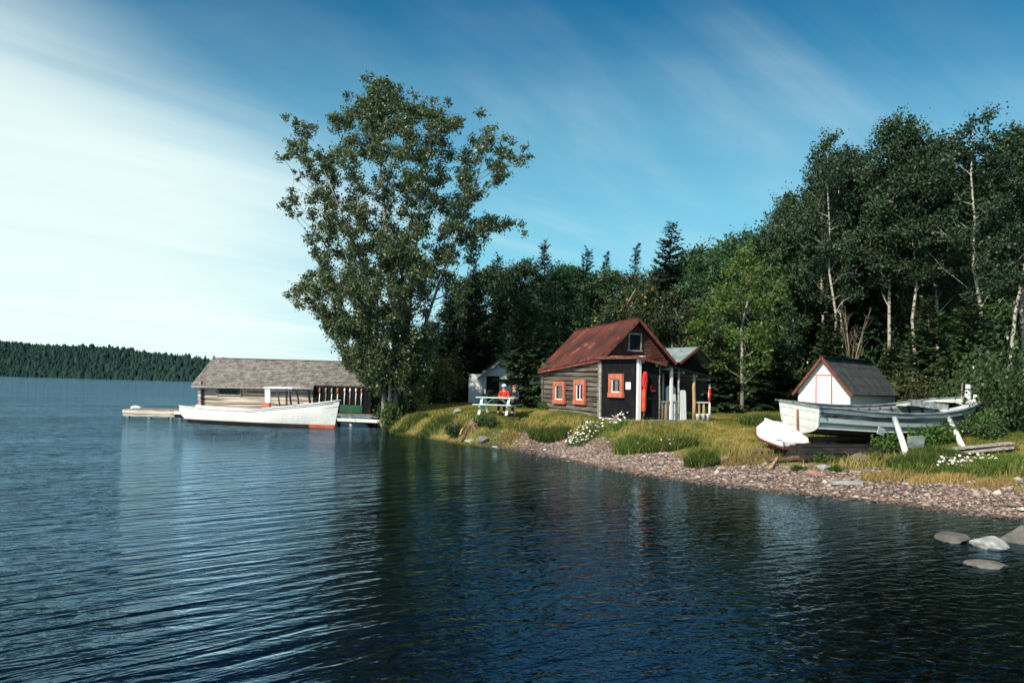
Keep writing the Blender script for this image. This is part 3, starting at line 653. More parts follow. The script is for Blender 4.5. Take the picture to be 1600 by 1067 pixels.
# ---- the woods behind them: alike trees that only their place tells apart
g = np.random.default_rng(77)
LB = {'spruce_a': 'dark spruce in the dense woods behind the buildings', 'spruce_b': 'dark spruce in the dense woods behind the buildings', 'hard_a': 'green hardwood in the dense woods behind the buildings',
      'hard_b': 'green hardwood in the dense woods behind the buildings', 'birch_a': 'white-stemmed birch in the dense woods behind the buildings', 'birch_b': 'white-stemmed birch in the dense woods behind the buildings', 'birch_c': 'white-stemmed birch in the dense woods behind the buildings'}
sky_x = [660, 690, 750, 800, 900, 1000, 1100, 1200, 1250, 1300, 1600, 1900]; sky_y = [500, 440, 405, 405, 410, 415, 390, 360, 300, 235, 225, 225]
n_ = 0
for row, (Yr, step, prob) in enumerate([(58, 2.9, 1), (64, 3.2, 1), (72, 3.6, 1), (49, 3.4, .75), (82, 3.3, 1)]):
    xx = -6.5 if row < 3 else -3.0 if row == 3 else 2.0
    while xx < Yr*.80:
        xx += step*g.uniform(.75, 1.25); yy = Yr+g.uniform(-2, 2); px = 800+FPX*xx/yy
        if g.random() > prob or px < 670 or shore_dist(np.array([xx]), np.array([yy]))[0] < 2: continue
        if row == 3 and (px < 1180 and px > 700): continue
        if any((xx-a)**2+(yy-b)**2 < 1.6**2 for a, b, _ in TREES): continue
        kinds = ['hard_a', 'hard_b', 'spruce_a', 'spruce_b', 'birch_a'] if px < 1200 else ['birch_a', 'birch_b', 'birch_c', 'hard_a', 'spruce_a']
        kd = kinds[int(g.integers(len(kinds)))] if row < 4 else 'spruce_a'
        py = np.interp(px, sky_x, sky_y)+g.uniform(5, 55)+(25 if row == 3 else 60 if row == 4 else 0)
        nm = 'spruce_tree' if 'spruce' in kd else 'birch_tree' if 'birch' in kd else 'hardwood_tree'
        plant(kd, nm, LB[kd], px, yy, py, group={'spruce_tree': 'spruces in the woods', 'birch_tree': 'birches in the woods', 'hardwood_tree': 'hardwoods in the woods'}[nm], sx_=g.uniform(1.0, 1.2), x=xx); n_ += 1
print('woods', n_)

# ================================================================ buildings
LOG = surf('weathered_log', (.085, .070, .056), (.20, .172, .142), 3.5, .9, .03, (.25, 2.5, 2.5), c3=(.030, .025, .021), t3=(.55, .66), s3=1.6, vary=.28)
LOGP = surf('pale_log', (.30, .25, .20), (.60, .52, .43), 3, .9, .03, (.25, 2.5, 2.5), c3=(.16, .125, .10), t3=(.56, .68), vary=.22)
CHINK = surf('chinking', (.03, .026, .022), (.07, .06, .05), 8, .95, .01)
TAR = surf('tar_paper', (.006, .0065, .008), (.012, .0125, .0145), 2.5, .85, .006, c3=(.024, .023, .023), vary=.1, spec=.15)
REDSH = surf('red_shingle', (.040, .016, .012), (.112, .028, .018), .8, .9, .008, c3=(.25, .075, .055), t3=(.58, .70), s3=1.4, vary=.2)
BRSH = surf('brown_shingle', (.085, .030, .020), (.15, .055, .036), 2.2, .9, .006, vary=.1)
REDTRIM = surf('faded_red_paint', (.125, .036, .026), (.21, .066, .046), 4, .7, .004, c3=(.46, .24, .19), t3=(.62, .74), vary=.1)
ORANGE = surf('salmon_paint', (.46, .115, .065), (.56, .17, .10), 4, .6, .003, c3=(.50, .16, .09), vary=.06)
WHITE = surf('white_paint', (.78, .76, .72), (.84, .82, .78), 2.5, .55, .003, c3=(.66, .62, .55), t3=(.66, .80), vary=.05)
GREYW = surf('grey_board', (.20, .175, .15), (.42, .385, .34), 4, .9, .02, (3, .4, 3), c3=(.55, .50, .43), vary=.3)
TANW = surf('peeled_pole', (.42, .25, .12), (.62, .41, .22), 4, .8, .01, (3, 3, .5), vary=.2)
GSHK = surf('grey_shake', (.155, .135, .118), (.30, .27, .24), 2.6, .95, .01, c3=(.115, .095, .08), t3=(.54, .66), s3=3, vary=.1)
GROOF = surf('grey_green_roofing', (.15, .20, .19), (.25, .31, .30), 2, .8, .006, vary=.05)
BLKSH = surf('charcoal_roofing', (.040, .044, .043), (.075, .080, .076), 2.5, .9, .008, c3=(.11, .11, .10), t3=(.6, .75), vary=.15)
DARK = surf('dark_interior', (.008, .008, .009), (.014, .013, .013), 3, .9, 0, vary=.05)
RED = surf('red_paint', (.55, .020, .012), (.66, .045, .025), 5, .55, .002, vary=.1)
ORRED = surf('orange_red_paint', (.66, .060, .018), (.72, .095, .035), 5, .5, .002, vary=.08)
GREEN = surf('green_paint', (.015, .085, .045), (.03, .125, .065), 3, .7, .004, vary=.1)
CURT = surf('curtain_cloth', (.70, .70, .66), (.80, .80, .76), 8, .9, .004)
def glass_mat():
    m, N, L = mat_new('window_glass'); p = N('ShaderNodeBsdfPrincipled'); p.inputs['Base Color'].default_value = (.02, .026, .028, 1); p.inputs['Roughness'].default_value = .06
    p.inputs['IOR'].default_value = 1.5; t = N('ShaderNodeBsdfTransparent'); ms = N('ShaderNodeMixShader'); ms.inputs[0].default_value = .62
    L(p.outputs[0], ms.inputs[1]); L(t.outputs[0], ms.inputs[2]); o = N('ShaderNodeOutputMaterial'); L(ms.outputs[0], o.inputs[0]); return m
GLASS = glass_mat()
def log_mesh(L_, h, th, seed):
    """hewn log along local x from 0 to L_, centred on y and z: uneven, rounded edges"""
    g_ = np.random.default_rng(seed); n = max(2, int(L_/.8)); b = MB(); vs, fs = [], []
    sec = [(-1, -.55), (-.62, -1), (.62, -1), (1, -.55), (1, .55), (.62, 1), (-.62, 1), (-1, .55)]
    for i in range(n+1):
        a, c = 1+g_.normal()*.05, 1+g_.normal()*.06; oy, oz = g_.normal()*.010, g_.normal()*.009
        for u_, v_ in sec: vs.append((L_*i/n, u_*th/2*a+oy, v_*h/2*c+oz))
    for i in range(n):
        for k_ in range(8): fs.append((i*8+k_, i*8+(k_+1) % 8, (i+1)*8+(k_+1) % 8, (i+1)*8+k_))
    fs += [tuple(range(7, -1, -1)), tuple(n*8+k_ for k_ in range(8))]
    return b.add(vs, fs).mesh('log')
def window(parent, c, w_, h_, ax, frame=.11, proud=.05, mats=None, mull=0, curtain=None, name='window', pane=True):
    """window on a wall; c = centre (local), ax 'x' = wall normal -x (width runs along y), 'y' = wall normal -y (width along x)"""
    fm = mats or ORANGE; o = link(name, None, parent, c)
    def P(u_, d_, z_): return (d_, u_, z_) if ax == 'x' else (u_, d_, z_)
    def Dm(a, b, z_): return (b, a, z_) if ax == 'x' else (a, b, z_)
    # root of the window part is a mesh: the frame
    bpy.data.objects.remove(o)
    b = MB()
    b.box(P(0, -proud/2, h_/2-frame/2), Dm(w_, proud+.03, frame)); b.box(P(0, -proud/2, -h_/2+frame/2), Dm(w_+.06, proud+.05, frame))
    for s_ in (-1, 1): b.box(P(s_*(w_/2-frame/2), -proud/2, 0), Dm(frame, proud+.026, h_-2*frame+.002))
    f = b.build(name, fm, parent, c)
    iw, ih_ = w_-2*frame, h_-2*frame
    sb = MB(); st = .045
    sb.box(P(0, -.008, ih_/2-st/2), Dm(iw, .04, st)); sb.box(P(0, -.008, -ih_/2+st/2), Dm(iw, .04, st))
    for s_ in (-1, 1): sb.box(P(s_*(iw/2-st/2), -.008, 0), Dm(st, .038, ih_-2*st))
    for k_ in range(mull): sb.box(P(-iw/2+iw*(k_+1)/(mull+1), -.006, 0), Dm(.05, .034, ih_-2*st))
    sb.build('sash', WHITE if mats is None else mats, f)
    if pane:
        pw = (iw-2*st)/(mull+1)
        for k_ in range(mull+1): MB().box(P(-iw/2+st+pw*(k_+.5), .002, 0), Dm(pw-.05*(mull > 0), .008, ih_-2*st)).build('pane', GLASS, f)
    if curtain:
        MB().box(P(0, .031, 0), Dm(iw-.01, .006, ih_-.01)).build('dark_room', DARK, f)
        cb = MB(); n = 12; u0, u1 = curtain
        vs = [P(iw*(u0+(u1-u0)*i/n), .012+.010*(i % 2), z_) for z_ in (-ih_/2+.03, ih_/2-.03) for i in range(n+1)]
        cb.add(vs, [(i, i+1, n+2+i, n+1+i) for i in range(n)]); co_ = cb.build('curtain', CURT, f)
        sm_ = co_.modifiers.new('thickness', 'SOLIDIFY'); sm_.thickness = .004
    return f
def shingles(quad, rows, per_row, th, g_, overlap=1.35, jit=.03):
    """courses of separate shingles over a quad (eave left, eave right, ridge right, ridge left)"""
    a, b_, c, d = [np.array(p, float) for p in quad]; nn = np.cross(b_-a, d-a); nn /= np.linalg.norm(nn)
    if nn[2] < 0 and abs(nn[2]) > .2: nn = -nn
    V, F_ = [], []
    def at(u_, v_): return (a*(1-u_)+b_*u_)*(1-v_)+(d*(1-u_)+c*u_)*v_
    for r_ in range(rows):
        u_ = -g_.random()/per_row
        while u_ < 1:
            du = g_.uniform(.65, 1.35)/per_row; u0, u1 = max(u_, 0), min(u_+du-.06/per_row, 1); u_ += du
            if u1-u0 < .1/per_row: continue
            v0 = max(0, (r_+g_.normal()*jit)/rows-.004); v1 = min(1, (r_+overlap)/rows); lift = th*g_.uniform(.8, 1.5)
            q = [at(u0, v0), at(u1, v0), at(u1, v1), at(u0, v1)]; k_ = len(V)
            V += [q[0]+nn*lift, q[1]+nn*lift, q[2]+nn*.004, q[3]+nn*.004, q[0], q[1]]
            F_ += [(k_, k_+1, k_+2, k_+3), (k_+4, k_+5, k_+1, k_)]
    return MB().add(V, F_)
g = np.random.default_rng(300)

# ---------------------------------------------------------------- red-roofed log cabin with the dark porch
CZ = 1.20
cab = thing('log_cabin', 'weathered log cabin with a rusty red steep roof and salmon window frames', 'cabin', (3.61, 34.0, CZ), math.atan2(.39, .92))
W_, L_ = 3.3, 5.2
MB().box((W_/2, L_/2, 1.05), (W_-.16, L_-.16, 2.3)).build('chinked_wall', CHINK, cab)
nlog = 11
for i in range(nlog):                                             # left wall, log by log
    z_ = .06+i*.206
    for a, b_ in ([(-.05, L_+.1)] if i not in (3, 4, 5, 6) else [(-.05, L_+.1)]):
        ms = log_mesh(b_-a, .172+.022*(i%3==1), .19, 400+i)
        link('log', ms, cab, (0, a, z_), (0, R(-.5)+g.normal()*.004, math.pi/2), LOG)
for i in range(nlog):                                             # back wall and right wall logs, crossing at the corners
    link('log', log_mesh(W_+.3, .196, .17, 430+i), cab, (-.15, L_, .16+i*.200), (0, 0, 0), LOG)
    link('log', log_mesh(L_+.1, .196, .17, 460+i), cab, (W_, -.05, .06+i*.206), (0, 0, math.pi/2), LOG)
MB().box((-.02, -.10, 1.12), (.20, .06, 2.42)).build('corner_board', GREYW, cab)
MB().box((-.075, -.20, 1.12), (.05, .12, 2.40)).build('corner_board', GREYW, cab)
# gable
gz0, gzp = 2.28, 5.28-CZ-.10
MB().prism([(0, gz0-.2), (W_, gz0-.2), (W_, gz0), (W_/2, gzp), (0, gz0)], 'y', .0, .10).build('gable_wall', BRSH, cab)
sg = MB()
for r_ in range(15):
    z0_ = gz0+r_*.118; hw = (gzp-z0_)/(gzp-gz0)*W_/2-.02
    if hw < .08: continue
    u_ = -hw
    while u_ < hw:
        w2 = g.uniform(.09, .17); u1 = min(u_+w2-.008, hw)
        if u1-u_ > .03:
            t_ = .02*g.uniform(.7, 1.5); za, zb = z0_+g.normal()*.006, z0_+.135
            sg.add([(W_/2+u_, -t_, za), (W_/2+u1, -t_, za), (W_/2+u1, -.004, zb), (W_/2+u_, -.004, zb), (W_/2+u_, 0, za), (W_/2+u1, 0, za)], [(0, 1, 2, 3), (4, 5, 1, 0)])
        u_ += w2
tag(sg.build('gable_shingles', BRSH, cab), kind='stuff')
gwin = window(cab, (1.62, -.02, 4.30-CZ), .64, .76, 'y', .06, .04, GREYW, pane=False)
MB().box((0, -.025, 0), (.51, .02, .63)).build('dark_room', DARK, gwin)
# roof: sagging old boards under red shingles
rf, rb = (W_/2, -.31, 5.28-CZ), (W_/2, L_+.15, 5.02-CZ)
lf, lb = (-.16, -.31, 3.53-CZ), (-.30, L_+.12, 3.08-CZ)
qf, qb = (W_+.18, -.31, 3.49-CZ), (W_+.36, L_+.12, 3.08-CZ)
roof = MB().slab([lf, rf, rb, lb][::-1], .05).slab([qf, qb, rb, rf][::-1], .05).build('roof', REDSH, cab)
tag(shingles([lb, lf, rf, rb], 15, 26, .018, g).build('roof_shingles', REDSH, roof), kind='stuff')
tag(shingles([qf, qb, rb, rf], 15, 26, .018, g).build('roof_shingles', REDSH, roof), kind='stuff')
def off(p, d): return tuple(np.array(p)+np.array(d))
MB().beam(off(lf, (0, -.02, -.06)), off(rf, (0, -.02, -.05)), .045, .11, (0, 0, 1)).build('rake_board', REDTRIM, roof)
MB().beam(off(qf, (0, -.02, -.06)), off(rf, (0, -.02, -.05)), .045, .11, (0, 0, 1)).build('rake_board', REDTRIM, roof)
MB().beam(off(lf, (-.01, 0, -.05)), off(lb, (-.01, 0, -.05)), .03, .10).build('fascia', REDTRIM, roof)
MB().beam(off(rf, (0, 0, .03)), off(rb, (0, 0, .03)), .16, .05).build('ridge_cap', REDSH, roof)
# log wall windows
window(cab, (-.145, 3.36, .93), 1.12, 1.00, 'x', .18, .06, None, 0, (-.40, .25))
window(cab, (-.145, 1.40, .98), 1.00, 1.04, 'x', .18, .06, None, 1, (-.10, .12))
# porch, tar paper on boards
PY = -3.0
wl_ = MB().box((0, (PY-.12)/2, 1.14), (.09, -PY-.14, 2.36)).build('porch_wall', TAR, cab)
for k_ in range(9): MB().box((-.049, -.22-k_*.33, 1.14), (.012, .028, 2.34)).build('batten', TAR, wl_)
for k_ in (.62, 1.30, 1.98): MB().box((-.0475, (PY-.12)/2, k_), (.004, -PY-.2, .02)).build('paper_seam', TAR, wl_)
fw_ = MB().box((.48, PY+.03, 1.14), (.74, .09, 2.36)).build('porch_wall', TAR, cab)
for k_ in range(3): MB().box((.25+k_*.24, PY-.019, 1.14), (.028, .012, 2.34)).build('batten', TAR, fw_)
MB().box((.85, (PY-1)/2, 1.10), (.08, -PY-1.0, 2.3)).build('porch_wall', TAR, cab)
MB().box((2.06, -.98, .98), (2.34, .08, 2.05)).build('porch_wall', TAR, cab)
MB().box((.0, PY-.02, 1.12), (.13, .13, 2.42)).build('corner_post', WHITE, cab)
pf = MB().box((1.66, PY/2-.02, -.06), (3.42, -PY+.24, .12))
pf.build('porch_floor', GREYW, cab)
for k_ in range(14): MB().box((.12+k_*.243, PY/2-.02, .012), (.225, -PY+.26, .024)).build('floor_board', GREYW, cab)
window(cab, (-.085, -1.52, 1.28), 1.06, .92, 'x', .19, .06, None, 0, (-.12, .22))
MB().box((-.062, -2.36, 1.28), (.03, .36, .28)).build('notice_plate', WHITE, cab, bevel=.012)
A, B_, Cc, Dd = (-.20, PY-.22, 3.58-CZ), (3.55, PY-.22, 2.84-CZ), (3.55, -.06, 2.86-CZ), (-.20, -.06, 3.62-CZ)
pr_ = MB().slab([A, B_, Cc, Dd], .05).build('porch_roof', BLKSH, cab)
MB().beam(off(A, (-.02, 0, -.035)), off(Dd, (-.02, 0, -.035)), .04, .11).build('fascia', REDTRIM, pr_)
MB().beam(off(A, (-.035, -.02, -.035)), off(tuple(np.array(A)*.66+np.array(B_)*.34), (0, -.02, -.035)), .04, .11).build('fascia', REDTRIM, pr_)
MB().beam(off(tuple(np.array(A)*.66+np.array(B_)*.34), (0, -.02, -.03)), off(B_, (0, -.02, -.03)), .03, .07).build('fascia', TAR, pr_)
MB().beam(off(A, (.3, .02, .012)), off(Dd, (.2, -.9, .012)), .12, .03).build('flashing', WHITE, pr_)
for k_ in range(6): MB().beam((.15+k_*.6, PY-.12, 3.50-CZ-.12*(k_+.6)-.04), (.15+k_*.6, -.1, 3.53-CZ-.12*(k_+.6)-.04), .05, .09).build('rafter', GREYW, pr_)
def post(x, top_, r_=.05, m_=GREYW, y_=PY, square=False):
    b = MB()
    if square: b.box((x, y_, top_/2+.02), (r_*2, r_*2, top_-.02))
    else: b.tube([(x, y_, .0), (x+.012, y_, top_*.35), (x-.012, y_+.01, top_*.7), (x, y_, top_)], [r_*1.1, r_, r_*.95, r_*.85], 9)
    return b.build('porch_post', m_, cab, smooth=not square)
post(.93, 2.10, .035); post(1.45, 2.02, .045, WHITE, square=True); post(1.80, 1.93, .045, GREYW); post(2.50, 1.80, .07, TANW); post(3.22, 1.42, .045, WHITE)
MB().tube([(3.222, PY, .72), (3.222, PY, 1.26)], .052, 9).build('red_band', RED, cab, smooth=True)
MB().beam((.93, PY, .70), (1.80, PY, .70), .05, .07).build('railing', GREYW, cab)
MB().beam((2.50, PY, .70), (3.22, PY, .70), .05, .05).build('railing', WHITE, cab)
for x, m_ in ((1.06, GREYW), (1.22, TANW), (1.58, WHITE), (1.70, GREYW), (2.74, TANW), (2.96, TANW)):
    MB().box((x, PY+.01, .355), (.075, .03, .65)).build('baluster', m_, cab)
dr = MB()
dr.box((2.36, -1.04, .95), (.09, .05, 1.9)); dr.box((3.10, -1.04, .95), (.09, .05, 1.9)); dr.box((2.73, -1.04, 1.86), (.66, .05, .09))
dr = dr.build('door_frame', WHITE, cab)
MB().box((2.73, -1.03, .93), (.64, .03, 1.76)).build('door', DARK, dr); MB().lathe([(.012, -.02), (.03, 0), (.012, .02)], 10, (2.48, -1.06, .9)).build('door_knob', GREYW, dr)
# things on and about the porch
def cabw(x, y, z): 
    c_, s_ = math.cos(cab.rotation_euler[2]), math.sin(cab.rotation_euler[2]); return (3.61+c_*x-s_*y, 34+s_*x+c_*y, CZ+z)
cr = cab.rotation_euler[2]
def rounded_board(w_, h_, th, rr_):
    p = [(-w_/2, 0), (w_/2, 0)]
    for k_ in range(7): a = k_/6*math.pi/2; p.append((w_/2-rr_+rr_*math.cos(a), h_-rr_+rr_*math.sin(a)))
    for k_ in range(7): a = math.pi/2+k_/6*math.pi/2; p.append((-w_/2+rr_+rr_*math.cos(a), h_-rr_+rr_*math.sin(a)))
    return MB().prism(p, 'y', -th/2, th/2)
o = rounded_board(.44, 1.30, .05, .17).build('white_board', WHITE, None, cabw(1.66, PY+.28, .03), (R(-4), 0, cr)); tag(o, 'tall white board with rounded top behind the porch railing', 'board')
o = rounded_board(.27, 1.13, .05, .09).build('white_board', WHITE, None, cabw(1.97, PY-.05, .03), (R(-3), 0, cr)); tag(o, 'lower white board with rounded corners leaning by the grey porch post', 'board')
def hang_net(name, label, c, h_, w_, m_, seed):
    g_ = np.random.default_rng(seed); b = MB()
    for k_ in range(9):
        pts = []; a0 = g_.random()*6.28; rr_ = w_*g_.uniform(.15, .5)
        for i in range(9): t = i/8; pts.append((math.cos(a0+t*2)*rr_*math.sin(math.pi*(.12+.8*t)), math.sin(a0+t*2)*rr_*.6*math.sin(math.pi*(.12+.8*t))-.05, -t*h_*g_.uniform(.95, 1.02)))
        b.tube(pts, .028, 6)
    o_ = b.build(name, m_, None, c, (0, 0, cr), smooth=True); return tag(o_, label, 'rope')
hang_net('rope_hank', 'red hank of rope hanging beside the white porch corner post', cabw(.22, PY-.08, 1.82), .80, .32, RED, 3)
fl = thing('marker_buoy', 'long orange-red marker buoy hung under the red rope', 'buoy', cabw(.17, PY-.12, .30), cr)
MB().lathe([(.01, 0), (.07, .02), (.085, .08), (.085, .78), (.06, .86), (.02, .90), (.015, .98)], 14).build('float', ORRED, fl, smooth=True)
MB().torus((0, 0, .99), .03, .008, 'y', 12, 6).build('ring', GREYW, fl); MB().tube([(0, 0, -.14), (0, 0, .0)], .012, 6).build('stick', TANW, fl)
def hook(x, z, sz, seed):
    b = MB(); b.tube([(0, 0, .22*sz), (-.02, 0, .08*sz), (.05*sz, 0, -.02), (.16*sz, 0, .02), (.22*sz, 0, -.03)], [.018, .022, .03, .028, .012], 7)
    return b.build('net_float', RED, None, cabw(x, PY-.045, z), (0, 0, cr), smooth=True)
tag(hook(.52, 1.10, 1.0, 1), 'small bent red float nailed on the dark porch front', 'float')
o = MB().tube([(-.06, 0, 0), (.12, 0, .03), (.24, 0, .0)], [.03, .028, .012], 7).build('wall_peg', REDTRIM, None, cabw(.33, PY-.05, .80), (0, 0, cr), smooth=True); tag(o, 'faded red peg sticking out beside the long buoy', 'peg')
hang_net('net_bundle', 'brown net bundle hanging in the shaded end of the porch', cabw(2.28, PY+.5, 1.05), .75, .20, surf('brown_twine', (.20, .075, .025), (.34, .14, .05), 8, .9, .01), 8)
for k_, x in enumerate((2.62, 2.86, 3.08)):
    bk = thing('bucket', ['white bucket beside the tan porch post', 'white bucket between two others under the short railing', 'white bucket beside the red-banded porch post'][k_], 'bucket', cabw(x, PY-.10, .026), cr, 'white buckets on the porch')
    MB().lathe([(.07, 0), (.095, .22), (.10, .23), (.09, .23), (.068, .015)], 14).build('pail', WHITE, bk, smooth=True)
    MB().tube([(.098*math.cos(a), .02, .22-.06*math.sin(a)) for a in np.linspace(0, math.pi, 9)], .006, 5).build('handle', GREYW, bk)

# ---------------------------------------------------------------- grey-roofed shed behind the porch
sh = thing('small_shed', 'low shed with a grey-green roof behind the porch', 'shed', (8.0, 39.0, tz(8, 39)), R(30))
MB().box((.8, 1.1, 1.0), (1.7, 2.0, 2.1)).build('wall', TAR, sh)
MB().prism([(-.05, 2.0), (1.65, 2.0), (.8, 2.66)], 'y', .1, 2.1).build('gable', TAR, sh)
e0 = 3.62-sh.location[2]; e1 = 4.36-sh.location[2]
r1 = MB().slab([(-.35, -.25, e0), (.75, -.25, e1), (.75, 2.5, e1), (-.35, 2.5, e0)][::-1], .05).slab([(.75, -.25, e1), (1.75, -.25, e0), (1.75, 2.5, e0), (.75, 2.5, e1)][::-1], .05).build('roof', GROOF, sh)
MB().beam((-.35, -.27, e0-.04), (.75, -.27, e1-.04), .04, .10).build('rake_board', REDTRIM, r1); MB().beam((1.75, -.27, e0-.04), (.75, -.27, e1-.04), .04, .10).build('rake_board', TAR, r1)
for k_ in range(3):
    a = (k_+1)/4; MB().beam(((.75*(a)+-.35*(1-a)), -.25, e0+(e1-e0)*a+.012), ((.75*(a)+-.35*(1-a)), 2.5, e0+(e1-e0)*a+.012), .03, .012).build('roof_seam', GROOF, r1)
for k_ in range(8): MB().box((-.06, .25+k_*.24, 1.0), (.02, .22, 2.04)).build('wall_board', TAR, sh)

# ---------------------------------------------------------------- small white shed with the charcoal roof
wz = tz(14, 38); ws = thing('white_shed', 'small white gabled shed with red trim and charcoal roof', 'shed', (13.1, 38.0, wz), R(-43))
Wd, Ld = 2.35, 5.7; ez, pz = 2.52-wz, 3.98-wz
MB().prism([(0, -.1), (Wd, -.1), (Wd, ez), (Wd/2, pz-.08), (0, ez)], 'y', 0, .08).build('front_wall', WHITE, ws)
MB().prism([(0, -.1), (Wd, -.1), (Wd, ez), (Wd/2, pz-.08), (0, ez)], 'y', Ld-.08, Ld).build('back_wall', WHITE, ws)
for x in (.04, Wd-.04): MB().box((x, Ld/2, ez/2-.05), (.08, Ld-.17, ez+.1)).build('side_wall', WHITE, ws)
for k_ in range(9):
    x0 = k_*Wd/9; MB().box((x0, -.004, .4+ez/2*(.5)), (.012, .01, ez*.9)).build('board_joint', GREYW, ws)
sl_ = (pz-ez)/(Wd/2); ov = .17
ea, pk = (-ov, ez-ov*sl_), (Wd/2, pz)
def wroof(sgn):
    x0 = -ov if sgn < 0 else Wd+ov; z0_ = ez-ov*sl_
    q = [(x0, -.22, z0_), (x0, Ld+.2, z0_), (Wd/2, Ld+.2, pz), (Wd/2, -.22, pz)]
    return q if sgn > 0 else q[::-1]
wr = MB().slab(wroof(1), .05).slab(wroof(-1), .05).build('roof', BLKSH, ws)
q = wroof(1)
tag(shingles([q[0], q[1], q[2], q[3]], 4, 4.2, .012, g, 1.08, .004).build('roofing_sheets', BLKSH, wr), kind='stuff')
MB().beam((Wd/2+.05, -.24, pz+.012), (Wd/2+.05, Ld+.21, pz+.012), .30, .03).build('ridge_cap', BLKSH, wr)
for sgn in (-1, 1):
    x0 = -ov if sgn < 0 else Wd+ov
    MB().beam((x0, -.24, ez-ov*sl_-.05), (Wd/2, -.24, pz-.05), .04, .11).build('rake_board', REDTRIM, wr)
dd = MB().box((Wd/2+.02, -.012, (3.15-wz)/2), (.66, .024, 3.15-wz)).build('door', WHITE, ws)
fr_ = MB(); dh = 3.15-wz
fr_.box((Wd/2-.33, -.03, dh/2), (.035, .035, dh)); fr_.box((Wd/2+.37, -.03, dh/2), (.035, .035, dh)); fr_.box((Wd/2+.02, -.03, dh+.012), (.74, .036, .035)); fr_.build('door_trim', RED, ws)
MB().tube([(Wd/2+.25, -.05, 1.0), (Wd/2+.25, -.05, 1.12)], .012, 6).build('door_handle', GREYW, ws)

# ---------------------------------------------------------------- white gabled shed in the shade behind the picnic table
gs = thing('gabled_shed', 'white gabled shed dappled with shade behind the picnic table', 'shed', (-1.72, 50.0, tz(0, 50.5)), R(6))
z0_ = gs.location[2]; Wg, eg, pg = 3.7, 3.05-z0_, 4.45-z0_
MB().prism([(0, -.2), (Wg, -.2), (Wg, eg), (Wg/2, pg), (0, eg)], 'y', 0, .1).build('front_wall', WHITE, gs)
for x in (.05, Wg-.05): MB().box((x, 2.5, eg/2-.1), (.1, 4.8, eg+.2)).build('side_wall', WHITE, gs)
MB().prism([(0, -.2), (Wg, -.2), (Wg, eg), (Wg/2, pg), (0, eg)], 'y', 4.9, 5.0).build('back_wall', WHITE, gs)
for k_ in range(14): MB().box((Wg/2, -.008, .02+k_*.145), (Wg, .02, .125)).build('clapboard', WHITE, gs)
gr_ = MB().slab([(-.35, -.45, eg-.28), (-.35, 5.3, eg-.28), (Wg/2, 5.3, pg+.08), (Wg/2, -.45, pg+.08)][::-1], .06).slab([(Wg+.35, -.45, eg-.28), (Wg+.35, 5.3, eg-.28), (Wg/2, 5.3, pg+.08), (Wg/2, -.45, pg+.08)], .06).build('roof', BLKSH, gs)
MB().beam((-.35, -.47, eg-.33), (Wg/2, -.47, pg+.04), .04, .1).build('rake_board', GREYW, gr_); MB().beam((Wg+.35, -.47, eg-.33), (Wg/2, -.47, pg+.04), .04, .1).build('rake_board', GREYW, gr_)
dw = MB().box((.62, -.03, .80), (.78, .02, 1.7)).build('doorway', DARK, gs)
db = MB(); db.box((-.42, -.12, .84), (.82, .045, 1.80)); db = db.build('open_door', WHITE, gs, rot=None)
db['label'] = 'pale grey-white door standing wide open'
for z_ in (.25, 1.35): MB().box((-.42, -.155, z_), (.74, .025, .10)).build('ledge', WHITE, db)
MB().tube([(-.70, -.16, .85), (-.70, -.19, .87), (-.70, -.19, .97), (-.70, -.16, .99)], .010, 6).build('door_pull', GREYW, db)
MB().box((.16, -.04, .84), (.10, .04, 1.8)).build('door_post', WHITE, gs)

# ---------------------------------------------------------------- boathouse and dock
bh = thing('boathouse', 'long log boathouse with a grey shake roof on the dock', 'boathouse', (-18.35, 49.35, 0))
BL, BD = 10.2, 6.0
MB().box((BL/2, BD/2, 1.30), (BL-.2, BD-.2, 1.75)).build('chinked_wall', surf('dark_chinking', (.10, .085, .07), (.20, .17, .14), 6, .9, .01), bh)
for i in range(7):
    z_ = .58+i*.245
    if i in (4, 5):
        link('log', log_mesh(.75, .225, .18, 500+i), bh, (.22, 0, z_), (0, 0, 0), LOGP); link('log', log_mesh(4.2, .225, .18, 510+i), bh, (2.45, 0, z_), (0, g.normal()*.003, 0), LOGP)
    else: link('log', log_mesh(6.45, .225, .18, 500+i), bh, (.22, 0, z_), (0, g.normal()*.003, 0), LOGP)
    link('log', log_mesh(BD+.5, .225, .18, 520+i), bh, (.02, -.30, z_+.10), (0, 0, math.pi/2), LOGP)
bw = window(bh, (1.72, -.06, 1.68), 1.40, .50, 'y', .06, .05, GREYW)
MB().box((0, .03, 0), (1.25, .02, .36)).build('dark_room', DARK, bw); MB().box((.62, -.02, -.02), (.22, .02, .20)).build('red_board', REDTRIM, bw)
dk = MB().box((8.40, -.02, 1.30), (3.45, .10, 1.72)).build('tarred_wall', TAR, bh)
for k_ in range(14): MB().box((6.82+k_*.245, -.085, 1.30), (.215, .03, 1.70)).build('wall_board', TAR, dk)
MB().box((8.95, -.13, .80), (1.32, .05, .46)).build('green_panel', GREEN, bh)
MB().box((10.15, 3.0, 1.3), (.1, 5.9, 1.72)).build('end_wall', TAR, bh)
for sd, x in ((0, .06), (1, BL-.06)): MB().prism([(.0, 2.05), (BD, 2.05), (BD/2, 3.60)], 'x', x-.05, x+.05).build('gable', LOGP if sd == 0 else TAR, bh)
er, pr2 = 1.98, 3.68
bq1 = [(-.42, -.42, er), (6.75, -.42, er+.02), (6.75, BD/2, pr2-.01), (-.42, BD/2, pr2)]
bq2 = [(6.75, -.12, er+.20), (BL+.20, -.12, er+.17), (BL+.20, BD/2, pr2-.06), (6.75, BD/2, pr2-.02)]
